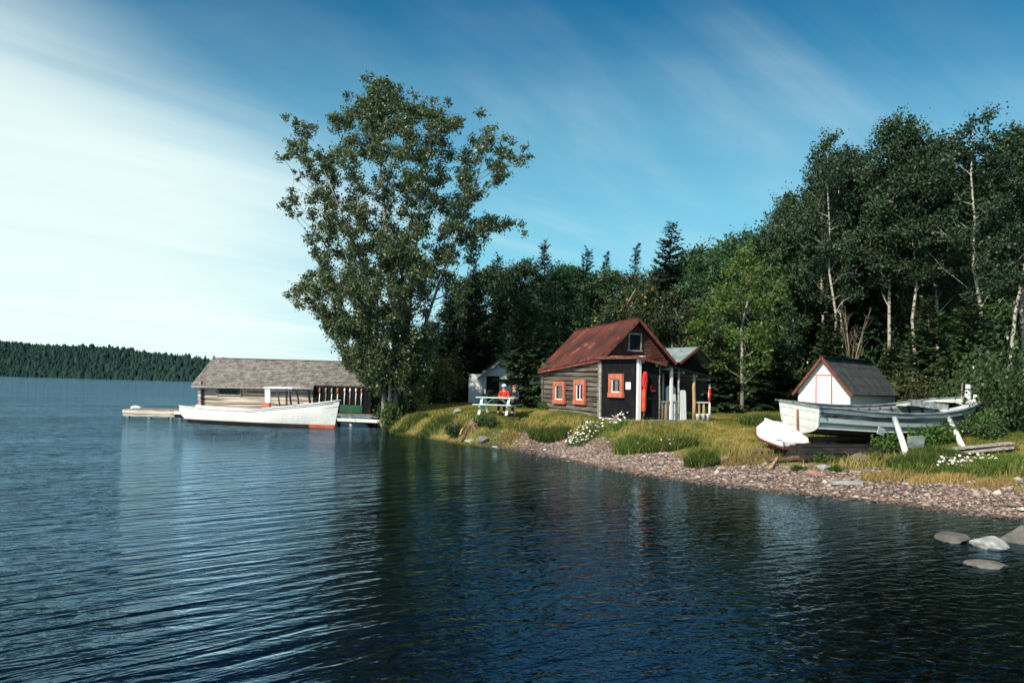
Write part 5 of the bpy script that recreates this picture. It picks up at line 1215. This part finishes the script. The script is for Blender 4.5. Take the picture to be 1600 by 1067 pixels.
# ---------------------------------------------------------------- picnic table and the two people
TEAL = surf('pale_aqua_paint', (.52, .68, .66), (.62, .76, .73), 3, .55, .003, c3=(.70, .78, .76), vary=.05)
tbp = (-.60, 36.8); tbz = tz(*tbp); TRZ = R(-16)
tb = thing('picnic_table', 'pale aqua picnic table with attached benches on the lawn', 'picnic table', (*tbp, tbz), TRZ)
for k_ in range(4): MB().box((0, -.29+k_*.195, .755), (1.75, .18, .04)).build('top_board', TEAL, tb, bevel=.006)
for s_ in (-1, 1):
    for k_ in (0, 1): MB().box((0, s_*(.62+k_*.14), .45), (1.75, .13, .04)).build('bench_board', TEAL, tb, bevel=.006)
for x in (-.62, .62):
    for s_ in (-1, 1): MB().beam((x, s_*.22, .735), (x, s_*.66, 0.0), .05, .11, (1, 0, 0)).build('leg', TEAL, tb)
    MB().box((x+.055, 0, .405), (.05, 1.56, .10)).build('bench_bearer', TEAL, tb); MB().box((x+.055, 0, .70), (.05, .72, .08)).build('top_bearer', TEAL, tb)
    MB().beam((x*.95, 0, .42), (x*.2, 0, .73), .05, .08, (0, 1, 0)).build('brace', TEAL, tb)
SKIN = surf('skin', (.50, .28, .19), (.56, .33, .23), 6, .6, .001, vary=.05)
def skin_obj(name, pts, edges, radii, m_, parent, root=0, sub=2):
    me = bpy.data.meshes.new(name); me.from_pydata(pts, edges, []); o_ = link(name, me, parent, mat=m_)
    md = o_.modifiers.new('skin', 'SKIN'); md.use_smooth_shade = True; sv = me.skin_vertices[0].data if me.skin_vertices else None
    if sv is None:
        bm = bmesh.new(); bm.from_mesh(me); bm.verts.layers.skin.verify(); bm.to_mesh(me); bm.free(); sv = me.skin_vertices[0].data
    for i, r_ in enumerate(radii): sv[i].radius = (r_, r_) if isinstance(r_, (int, float)) else r_; sv[i].use_root = (i == root)
    sb = o_.modifiers.new('subdivision', 'SUBSURF'); sb.levels = sb.render_levels = sub; return o_
def seated(label, loc, rz, top_m, leg_m, hair_m, hat_m=None, turn=0):
    """person sitting on a bench, forearms on the table in front (-y); seat at z=.47 above loc"""
    o = thing('person', label, 'person', loc, rz)
    hips = (0, .02, .55); P = [hips, (0, .03, .72), (0, .0, .90), (0, -.03, 1.02), (0, -.05, 1.09), (0, -.07, 1.17), (0, -.075, 1.26)]
    E_ = [(i, i+1) for i in range(6)]; Rr = [(.15, .12), (.14, .10), (.155, .11), (.10, .08), (.052, .052), (.078, .088), (.070, .080)]
    for s_ in (-1, 1):
        n0 = len(P); P += [(s_*.10, -.03, .53), (s_*.13, -.42, .52), (s_*.13, -.46, .10), (s_*.14, -.58, .04)]; E_ += [(0, n0), (n0, n0+1), (n0+1, n0+2), (n0+2, n0+3)]; Rr += [.085, .062, .042, .035]
        n1 = len(P); P += [(s_*.18, -.02, .99), (s_*.23, -.10, .76), (s_*.10, -.34, .81), (s_*.07, -.42, .815)]; E_ += [(3, n1), (n1, n1+1), (n1+1, n1+2), (n1+2, n1+3)]; Rr += [.058, .045, .034, (.036, .02)]
        for f_ in range(5):
            n2 = len(P); ang_ = (f_-2)*.16; ln = [.05, .085, .095, .088, .068][f_]; base_ = (s_*(.07-.018*(f_-2)), -.425 if f_ else -.40, .812)
            if f_ == 0: tip_ = (base_[0]+s_*.0-.03*s_, base_[1]-.03, .81); mid_ = (base_[0]-.018*s_, base_[1]-.012, .815)
            else: mid_ = (base_[0]-s_*.3*ang_*.05, base_[1]-ln*.5, .822); tip_ = (mid_[0], base_[1]-ln, .806)
            P += [mid_, tip_]; E_ += [(n1+3, n2), (n2, n2+1)]; Rr += [.0095, .008]
    skin_obj('body', P, E_, Rr, SKIN, o)
    # clothes over the body
    JP = [(0, .02, .56), (0, .03, .73), (0, .0, .91), (0, -.03, 1.035)]; JE = [(0, 1), (1, 2), (2, 3)]; JR = [(.175, .145), (.165, .125), (.178, .13), (.10, .085)]
    for s_ in (-1, 1):
        n1 = len(JP); JP += [(s_*.185, -.02, .995), (s_*.235, -.10, .765), (s_*.13, -.29, .803)]; JE += [(3, n1), (n1, n1+1), (n1+1, n1+2)]; JR += [.075, .062, .050]
    skin_obj('jacket', JP, JE, JR, top_m, o)
    LP = [(0, .02, .545)]; LE = []; LR = [(.165, .14)]
    for s_ in (-1, 1):
        n1 = len(LP); LP += [(s_*.10, -.04, .535), (s_*.13, -.42, .53), (s_*.13, -.46, .14)]; LE += [(0, n1), (n1, n1+1), (n1+1, n1+2)]; LR += [.10, .078, .062]
    skin_obj('trousers', LP, LE, LR, leg_m, o)
    for s_ in (-1, 1): MB().box((s_*.14, -.53, .045), (.09, .25, .09), taper=.8).build('shoe', TAR, o, bevel=.02)
    hc = Vector((0, -.075, 1.215)); rot_ = Matrix.Rotation(turn, 3, 'Z')
    def hp_(v): return tuple(hc+rot_ @ Vector(v))
    for s_ in (-1, 1):
        MB().lathe([(.002, -.011), (.009, -.006), (.011, 0), (.009, .006), (.002, .011)], 8, hp_((s_*.032, -.083, .01))).build('eye', DARK, o)
        MB().lathe([(.004, -.03), (.014, -.015), (.017, .005), (.006, .03)], 8, hp_((s_*.082, .0, -.005))).build('ear', SKIN, o)
    MB().tube([hp_((0, -.082, .018)), hp_((0, -.106, -.022)), hp_((0, -.088, -.034))], [.008, .014, .008], 7).build('nose', SKIN, o, smooth=True)
    MB().tube([hp_((-.026, -.080, -.062)), hp_((0, -.088, -.060)), hp_((.026, -.080, -.062))], [.004, .007, .004], 6).build('mouth', REDTRIM, o)
    hb = MB()
    rings = [(.082, -.03), (.092, .02), (.088, .06), (.068, .095), (.03, .112)]
    vs = []; n = 16
    for r_, z_ in rings:
        for k_ in range(n):
            a = 2*math.pi*k_/n; fy = math.sin(a); rr_ = r_*(1.0+.08*(fy > 0)); lift = .055 if (z_ < .03 and fy < -.3) else 0
            vs.append(hp_((math.cos(a)*rr_, fy*rr_*1.10+.012, z_+lift-(.035 if fy > .2 and z_ < 0 else 0))))
    hb.add(vs, [(i*n+k_, i*n+(k_+1) % n, (i+1)*n+(k_+1) % n, (i+1)*n+k_) for i in range(len(rings)-1) for k_ in range(n)]+[tuple((len(rings)-1)*n+k_ for k_ in range(n))]); hb.build('hair', hair_m, o, smooth=True)
    if hat_m:
        ht = MB(); prof_ = [(.125, .045), (.130, .052), (.105, .060), (.103, .10), (.085, .135), (.03, .150)]
        ht.add([hp_((math.cos(2*math.pi*k_/18)*r_, math.sin(2*math.pi*k_/18)*r_*1.08, z_)) for r_, z_ in prof_ for k_ in range(18)], [(i*18+k_, i*18+(k_+1) % 18, (i+1)*18+(k_+1) % 18, (i+1)*18+k_) for i in range(5) for k_ in range(18)]+[tuple(5*18+k_ for k_ in range(18))])
        ht.build('hat', hat_m, o, smooth=True)
    return o
def tbw(x, y): c_, s_ = math.cos(TRZ), math.sin(TRZ); return (tbp[0]+c_*x-s_*y, tbp[1]+s_*x+c_*y, tbz)
NAVYC = surf('navy_cloth', (.018, .022, .035), (.03, .035, .05), 12, .9, .003); REDC = surf('red_cloth', (.58, .022, .012), (.66, .04, .022), 12, .85, .004)
HAIRB = surf('brown_hair', (.16, .065, .028), (.24, .11, .05), 20, .7, .004); HAIRD = surf('dark_hair', (.03, .02, .015), (.05, .035, .025), 20, .7, .004)
seated('person in a red jacket and white hat sitting at the picnic table', tbw(.12, .72), TRZ, REDC, NAVYC, HAIRD, WHITE)
seated('person with brown hair in dark clothing sitting at the picnic table', tbw(.60, .74), TRZ+R(-12), NAVYC, NAVYC, HAIRB, None, R(-25))

# ================================================================ beach pebbles, grass, flowers, shrubs
g = np.random.default_rng(900)
def scatter(n, x0, x1, y0, y1):
    x = g.uniform(x0, x1, n); y = g.uniform(y0, y1, n); return x, y, shore_dist(x, y)
# pebbles
x, y, d = scatter(190000, -2, 16, 15, 34)
lim = 1.9+1.7*vnoise(x, y, .7, 5)-np.clip(1.6-x, 0, 2)*1.1
k = (d > -1.9) & (d < lim) & (x > -1.2) & (terrain(x, y) < .50+.12*vnoise(x, y, 2.0, 6)); x, y, d = x[k], y[k], d[k]
dist_ = np.hypot(x, y); keep = g.random(len(x)) < np.clip(26/dist_, .3, 1)*.62; x, y, d = x[keep], y[keep], d[keep]
n = len(x); s = np.exp(g.normal(-3.6, .52, n)); s = np.clip(s, .012, .17); z = terrain(x, y)
OCT = np.array([(1, 0, 0), (.3, .95, 0), (-.8, .6, 0), (-.8, -.6, 0), (.3, -.95, 0), (.1, .05, 1), (0, 0, -.6)]); a = g.random(n)*6.283
V = OCT[None]*(1+g.normal(size=(n, 7, 1))*.16)*s[:, None, None]*np.stack([g.uniform(.8, 1.5, n), g.uniform(.6, 1, n), g.uniform(.25, .6, n)], 1)[:, None, :]
c_, s_ = np.cos(a)[:, None], np.sin(a)[:, None]; V = np.stack([V[..., 0]*c_-V[..., 1]*s_, V[..., 0]*s_+V[..., 1]*c_, V[..., 2]], -1)+np.stack([x, y, z+s*.12], 1)[:, None]
FO = [(i, (i+1) % 5, 5) for i in range(5)]+[((i+1) % 5, i, 6) for i in range(5)]
Fp = (np.arange(n)*7)[:, None, None]+np.array(FO)[None]
def pebble_mat():
    m, N, L = mat_new('beach_pebbles'); at = N('ShaderNodeAttribute'); at.attribute_name = 'rnd'
    cr_ = N('ShaderNodeValToRGB'); L(at.outputs['Fac'], cr_.inputs[0]); e = cr_.color_ramp; e.interpolation = 'CONSTANT'
    cols_ = [(0, (.235, .165, .14)), (.2, (.31, .225, .185)), (.38, (.20, .145, .125)), (.52, (.37, .29, .24)), (.68, (.265, .18, .145)), (.82, (.43, .34, .28)), (.93, (.38, .19, .12)), (.965, (.55, .49, .42))]
    for i, (p_, c) in enumerate(cols_):
        el_ = e.elements[i] if i < 2 else e.elements.new(p_); el_.position = p_; el_.color = (*c, 1)
    a2 = N('ShaderNodeAttribute'); a2.attribute_name = 'shore'; wetf = smooth(N, L, a2.outputs['Fac'], .26, .08)
    p = N('ShaderNodeBsdfPrincipled'); L(mixc(N, L, wetf, cr_.outputs[0], mixc(N, L, 1.0, cr_.outputs[0], (.42, .40, .38), 'MULTIPLY')), p.inputs['Base Color']); p.inputs['Roughness'].default_value = .85; o = N('ShaderNodeOutputMaterial'); L(p.outputs[0], o.inputs[0]); return m
tag(link('pebbles', npmesh('pebbles', V.reshape(-1, 3), Fp.reshape(-1, 3), rnd=np.repeat(g.random(n), 7), extra={'shore': np.repeat(d+g.normal(size=n)*.05, 7)}), mat=pebble_mat()), 'reddish grey shingle covering the beach', 'pebbles', kind='stuff')

def blade_mesh(name, x, y, z, h, wd, lean, rnd):
    n = len(x); a = g.random(n)*6.283; la_ = g.random(n)*6.283; ln = lean*g.random(n)*h; B = np.stack([x, y, z], 1)
    t = np.stack([np.cos(a), np.sin(a), 0*a], 1)*wd[:, None]*.5; tipd = np.stack([np.cos(la_)*ln, np.sin(la_)*ln, h], 1); mid = np.stack([np.cos(la_)*ln*.3, np.sin(la_)*ln*.3, h*.55], 1)
    V = np.stack([B-t, B+t, B+mid+t*.8, B+mid-t*.8, B+tipd], 1).reshape(-1, 3); b0 = (np.arange(n)*5)[:, None, None]
    F_ = (b0+np.array([(0, 1, 2), (0, 2, 3), (3, 2, 4)])[None]).reshape(-1, 3); return npmesh(name, V, F_, rnd=np.repeat(rnd, 5))
GRASS = leafmat('lawn_grass', (.085, .115, .022), (.40, .29, .085), trans=.3, rough=.7, spec=.1)
TALL = leafmat('tall_grass', (.045, .100, .020), (.115, .170, .036), (.42, .32, .12), t3=.86, trans=.35, rough=.6, spec=.15)
STRAW = leafmat('dry_grass', (.34, .22, .085), (.52, .38, .17), (.16, .17, .05), t3=.85, trans=.3, rough=.7, spec=.1)
x, y, d = scatter(260000, -9, 24, 20, 50)
lim = 2.5+1.5*vnoise(x, y, .7, 5)-np.clip(1.6-x, 0, 2)*1.75
k = ((d > lim) | (terrain(x, y) > .5)) & (d < 22); x, y, d = x[k], y[k], d[k]; k = g.random(len(x)) < np.clip(30/y, .3, 1)*.9; x, y = x[k], y[k]
def inside_b(x, y):
    m = np.zeros(len(x), bool)
    for ox, oy, rz_, a0, a1, b0_, b1 in ((3.61, 34, math.atan2(.39, .92), -.1, 3.6, -3.3, 5.6), (13, 38.1, R(-43), -.1, 2.9, 0, 4.8), (-1.72, 50, R(6), 0, 3.7, 0, 5)):
        dx, dy = x-ox, y-oy; u_ = dx*math.cos(rz_)+dy*math.sin(rz_); v_ = -dx*math.sin(rz_)+dy*math.cos(rz_); m |= (u_ > a0) & (u_ < a1) & (v_ > b0_) & (v_ < b1)
    return m
k = ~inside_b(x, y)
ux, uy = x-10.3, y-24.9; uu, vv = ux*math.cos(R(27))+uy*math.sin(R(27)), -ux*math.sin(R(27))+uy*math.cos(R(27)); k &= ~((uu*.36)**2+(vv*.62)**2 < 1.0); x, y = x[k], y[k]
dry = np.clip((vnoise(x, y, .55, 7)*.6+vnoise(x, y, 1.7, 8)*.4-.46)*2.6, 0, 1); n = len(x); h = g.uniform(.035, .10, n)*(1.25-.5*dry)
tag(link('lawn_grass', blade_mesh('lawn_grass', x, y, terrain(x, y)-.01, h, np.full(n, .022), .9, np.clip(dry+g.normal(size=n)*.18, 0, 1)), mat=GRASS), 'short patchy lawn grass, half dried to straw', 'grass', kind='stuff')
# rough grass fringe along the top of the beach and bank
x, y, d = scatter(150000, -8.5, 20, 14, 47)
edge_ = 2.5+1.5*vnoise(x, y, .7, 5)-np.clip(1.6-x, 0, 2)*1.75; fr_ = vnoise(x, y, .9, 9)
k = (np.abs(d-edge_-.25) < (.25+.75*fr_)) & (fr_ > .30) & (d > .12); x, y, d, fr_ = x[k], y[k], d[k], fr_[k]; n = len(x)
tag(link('fringe_grass', blade_mesh('fringe_grass', x, y, terrain(x, y)-.02, g.uniform(.10, .34, n)*(.6+fr_*.7), np.full(n, .018), 1.0, np.clip(vnoise(x, y, 1.2, 4)*1.3-.1+g.normal(size=n)*.2, 0, 1)), mat=leafmat('fringe_grass', (.06, .105, .022), (.42, .31, .12), trans=.3, rough=.7, spec=.1)), 'rough grass fringe between the beach and the lawn', 'grass', kind='stuff')
# named clumps
def tuft(label, px, py, z, rx, ry, h0, n_, m_, name='grass_tuft', lean=.8, cat='grass'):
    p = gnd(px, py); c = np.array([p[0], p[1], tz(p[0], p[1])]); rr_ = np.sqrt(g.random(n_)); a = g.random(n_)*6.283; x = rr_*np.cos(a)*rx; y = rr_*np.sin(a)*ry
    zz_ = terrain(x+c[0], y+c[1])-c[2]-.03; h = h0*g.uniform(.45, 1.1, n_)*(1.1-.45*rr_)
    o = link(name, blade_mesh(name, x, y, zz_, h, np.full(n_, .020), lean, g.random(n_)), None, tuple(c), mat=m_); return tag(o, label, cat)
tuft('lush green grass clump on the bank below the picnic table', 858, 689, .62, .8, .75, .66, 3000, TALL)
tuft('tall green grass clump beside the notch in the bank', 990, 707, .50, .65, .70, .74, 3000, TALL)
tuft('long green grass swath above the middle of the beach', 1045, 703, .58, .95, .6, .50, 2600, TALL)
tuft('round green grass clump standing alone on the gravel', 1096, 728, .32, .46, .36, .60, 2300, TALL)
tuft('green grass tuft between the daisies and the bank edge', 915, 685, .70, .6, .5, .36, 1400, TALL)
tuft('leafy green clump on the lawn near the old boat stern', 1192, 665, .95, .85, .6, .55, 2600, TALL, lean=1.0)
tuft('dry straw tuft at the gravel edge near the upturned skiff', 1165, 722, .42, .8, .45, .26, 1500, STRAW)
tuft('dry straw grass bank below the thick white prop', 1395, 748, .36, .8, .32, .28, 1900, STRAW)
tuft('dry straw grass bank below the pile of planks', 1470, 752, .40, .8, .30, .26, 1500, STRAW)
tuft('straw grass strip between dry tufts near the slab', 1548, 760, .42, .6, .25, .22, 900, STRAW)
tuft('green grass growing round the foot of the thick white prop', 1440, 728, .55, .9, .5, .42, 2400, TALL)
tuft('green grass behind the dry bank at the end of the beach', 1535, 738, .55, 1.0, .5, .42, 2600, TALL)
tuft('tall green weeds between the leaning posts of the old boat', 1462, 718, .6, .8, .4, .45, 2000, TALL)
tuft('tall green weeds at the end of the plank pile', 1565, 728, .6, .7, .4, .40, 1800, TALL)
tuft('green weeds sprouting through the dry grass below the prop', 1425, 742, .45, .7, .3, .36, 1300, TALL)
tuft('grass hanging over the low bank by the dock', 640, 664, .55, .9, .7, .40, 2600, TALL)
tuft('grass hanging over the bank below the poplar', 682, 667, .62, .9, .6, .45, 2600, TALL)
tuft('pale straw patch on the worn bank by the notch', 797, 685, .55, .45, .35, .24, 900, STRAW)
tuft('weedy grass along the log wall of the cabin', 880, 634, 1.3, 1.0, .8, .45, 2400, TALL)
tuft('weedy grass at the corner of the cabin wall', 925, 643, 1.25, .6, .4, .32, 1200, TALL)

# shrubs: low leafy bushes, some with white flowers
def bush_mesh(seed, n_leaf, sx_, sy_, sz_, leaf=.085, flower=0.0):
    g_ = np.random.default_rng(seed); wood = MB(); LPs, LRs = [], []
    for _ in range(16):
        a = g_.random()*6.283; r_ = math.sqrt(g_.random()); e = np.array([math.cos(a)*r_*sx_, math.sin(a)*r_*sy_, sz_*(1.0-.45*r_*r_)*g_.uniform(.6, 1.1)])
        b0 = np.array([e[0]*.25, e[1]*.25, -.08]); m_ = (b0+e)/2+np.array([e[0]*.12, e[1]*.12, -.05]); wood.tube([b0, m_, e], [.018, .012, .005], 4, cap=False)
        k_ = n_leaf//16; t = g_.uniform(.2, 1.05, k_)[:, None]; P = b0*(1-t)**2+2*t*(1-t)*m_+t*t*e+g_.normal(size=(k_, 3))*np.array([sx_, sy_, sz_])*.15; P[:, 2] = np.abs(P[:, 2]); LPs.append(P); LRs.append(g_.random(k_)*.9)
    LPs = np.concatenate(LPs); LRs = np.concatenate(LRs)
    if flower: LRs[g_.random(len(LRs)) < flower] = .99
    return wood.mesh('stems', True), leaves('foliage', LPs, np.full(len(LPs), leaf), g_, .5, rnd=LRs)
SHR = leafmat('shrub_leaf', (.022, .052, .018), (.070, .112, .032), (.62, .60, .52), t3=.96, trans=.25)
SHB = leafmat('fresh_shrub_leaf', (.045, .105, .022), (.10, .18, .035), trans=.35)
SHY = leafmat('olive_shrub_leaf', (.050, .065, .022), (.115, .115, .045), trans=.25)
BM = {'dark': (*bush_mesh(1, 3600, 1.1, 1.0, 1.5, .11, .006), SHR), 'mid': (*bush_mesh(2, 2400, .8, .8, 1.0, .10, .006), SHR), 'fresh': (*bush_mesh(3, 1100, .42, .42, .55, .085), SHB), 'olive': (*bush_mesh(4, 2600, .9, .9, 1.3, .085), SHY)}
def bush(kind, label, px, Y_, k=1.0, kz=1.0, group=None):
    x = aty(px, 640, Y_)[0]; o = thing('shrub', label, 'shrub', (x, Y_, tz(x, Y_)-.04), g.random()*6.28, group); o.scale = (k, k, k*kz); tm, fm, m_ = BM[kind]
    link('stems', tm, o, mat=DARKB); link('foliage', fm, o, mat=m_); return o
bush('dark', 'tall dark shrub crowding the bow of the old boat', 1556, 27.5, 1.1, 1.3)
bush('dark', 'dark flowering shrub beyond the bow bitts of the old boat', 1530, 32.5, 1.1, 1.2)
bush('dark', 'dark shrub between the white shed and the old boat', 1500, 35, 1.1, 1.15)
bush('olive', 'olive shrub growing against the wall of the white shed', 1448, 38.5, 1.3, 1.25)
bush('dark', 'broad shrub at the edge of the birch stand', 1560, 33, 1.5, 1.4)
bush('olive', 'olive shrub under the birch trunks', 1385, 42, 1.4, 1.2)
bush('dark', 'dark shrub filling the gap behind the ridge of the white shed', 1372, 47.5, 1.7, 1.5)
bush('dark', 'dark shrub under the birches behind the bare reddish shrub', 1335, 48.5, 1.7, 1.5)
bush('mid', 'low shrub leaning over the pile of planks', 1545, 25.2, .8, 1.0)
bush('fresh', 'fresh green plant at the bow end beside the planks', 1535, 26.3, 1.2, 1.2)
bush('fresh', 'fresh green plant beside the grey rock under the boat', 1362, 22.6, .62, 1.0)
bush('fresh', 'leafy green plant in front of the hull near the thick prop', 1388, 24.2, 1.1, .9)
bush('fresh', 'leafy green plant under the hull beside the faded board', 1450, 24.9, 1.3, .9)
bush('fresh', 'leafy green plant between the two leaning white posts', 1475, 25.2, 1.2, .8)
bush('mid', 'leafy bush pressed against the hull beside the white posts', 1492, 26.0, .75, .7)
bush('mid', 'leafy bush growing behind the plank pile', 1525, 26.6, .9, .9)
bush('fresh', 'low green plant on the gravel under the skiff', 1250, 22.3, .6, .5)
bush('fresh', 'tiny green plant at the edge of the boat shadow', 1308, 21.9, .55, .6)
bush('fresh', 'leafy weeds on the gravel edge beside the added black skiff shape', 1285, 22.9, .8, .6)
bush('mid', 'small dark shrub hanging over the eroded bank', 713, 34.9, .85, .6)
bush('mid', 'dark shrub over the roots of the eroded bank', 760, 33.6, .8, .6)
bush('fresh', 'leafy shoots at the foot of the poplar trunks by the dock', 612, 42.6, 1.3, 1.9)
bush('mid', 'leafy undergrowth between the poplar trunks', 630, 43.8, .9, 1.4)
bush('mid', 'leafy undergrowth behind the poplar trunks', 600, 45.5, .9, 1.5)
bush('fresh', 'weeds against the far end of the cabin log wall', 856, 38.6, 1.1, .8)
bush('olive', 'olive shrub at the foot of the woods near the bright green tree', 1240, 42, 1.2, 1.1)
for k_, px in enumerate((1100, 1135, 1180, 1268)): bush('dark', 'dark undergrowth shrub along the foot of the woods', px, 46+k_ % 2, 1.3, 1.2, 'undergrowth shrubs along the woods')
for k_, px in enumerate((668, 690, 722, 865, 885)): bush('dark', 'dark undergrowth shrub in the shade behind the sheds', px, 52+k_ % 3, 1.4, 1.2, 'undergrowth shrubs behind the sheds')
# reddish bare shrub behind the white shed
g2 = np.random.default_rng(44); p = aty(1330, 560, 44.0); TWIG = surf('red_twigs', (.20, .135, .095), (.32, .23, .17), 4, .8, .01)
o = thing('bare_shrub', 'leafless reddish shrub rising behind the white shed roof', 'shrub', (p[0], 44.0, tz(p[0], 44.0)))
for k_ in range(10):
    bs = MB(); a = g2.random()*6.28; sp_ = g2.uniform(.2, 1.15); tip = np.array([math.cos(a)*sp_, math.sin(a)*sp_, g2.uniform(3.2, 5.6)]); m_ = tip*.5+np.array([0, 0, .3])-np.array([tip[0]*.2, tip[1]*.2, 0]); b0 = np.array([g2.normal()*.12, g2.normal()*.12, -.1])
    bs.tube([b0, m_, tip], [.030, .018, .006], 5)
    for j in range(5): q = m_+(tip-m_)*g2.uniform(0, .8); bs.tube([q, q+np.array([g2.normal()*.28, g2.normal()*.28, g2.uniform(.3, .8)])], [.010, .004], 3)
    bs.build('stem', TWIG, o, smooth=True)

# daisies
DAIS = surf('daisy_petals', (.78, .76, .70), (.84, .82, .78), 8, .6, 0, vary=.02); EYE = surf('daisy_eye', (.70, .42, .04), (.78, .5, .06), 8, .7, 0)
STEM = leafmat('daisy_stems', (.05, .10, .022), (.10, .15, .04), trans=.3)
def daisies(label, px, py, z, rx, ry, n_, h0):
    p = gnd(px, py); c = np.array([p[0], p[1], tz(p[0], p[1])]); o = thing('daisy_clump', label, 'flowers', tuple(c))
    rr_ = np.sqrt(g.random(n_)); a = g.random(n_)*6.283; x = rr_*np.cos(a)*rx; y = rr_*np.sin(a)*ry; zz_ = terrain(x+c[0], y+c[1])-c[2]; h = h0*g.uniform(.6, 1.1, n_); fb, eb, sb = MB(), MB(), MB()
    for i in range(n_):
        tl_ = Matrix.Rotation(g.uniform(.2, 1.1), 3, 'X'); tl_ = Matrix.Rotation(g.normal()*.7, 3, 'Z') @ tl_; q = Vector((x[i], y[i], zz_[i]+h[i])); r_ = g.uniform(.030, .045); m_ = 10
        fb.add([q+tl_ @ Vector((math.cos(2*math.pi*k_/m_)*r_*(1 if k_ % 2 else .72), math.sin(2*math.pi*k_/m_)*r_*(1 if k_ % 2 else .72), .006*(k_ % 2))) for k_ in range(m_)], [tuple(range(m_))])
        eb.add([q+tl_ @ Vector((math.cos(2*math.pi*k_/6)*r_*.3, math.sin(2*math.pi*k_/6)*r_*.3, .009)) for k_ in range(6)], [tuple(range(6))])
    ns = n_*7; ii = g.integers(0, n_, ns); bx_, by_ = x[ii]+g.normal(size=ns)*.06, y[ii]+g.normal(size=ns)*.06
    sto = link('stems', blade_mesh('stems', bx_, by_, terrain(bx_+c[0], by_+c[1])-c[2]-.02, h[ii]*g.uniform(.5, 1, ns), np.full(ns, .015), .5, g.random(ns)), o, mat=STEM); tag(sto, kind='stuff')
    tag(fb.build('petals', DAIS, o), kind='stuff'); tag(eb.build('eyes', EYE, o), kind='stuff')
daisies('wide daisy patch on the bank edge in front of the cabin', 916, 682, .68, .72, .9, 60, .34)
daisies('tall daisy clump right in front of the dark porch wall', 966, 668, .85, .34, .4, 32, .42)
daisies('scattered daisies beside the lush grass on the bank', 905, 694, .58, .5, .4, 30, .22)
daisies('daisies in the grass below the pile of planks', 1508, 735, .55, .8, .5, 60, .30)
daisies('lone daisies in the long grass above the beach', 1030, 705, .55, .8, .4, 12, .34)
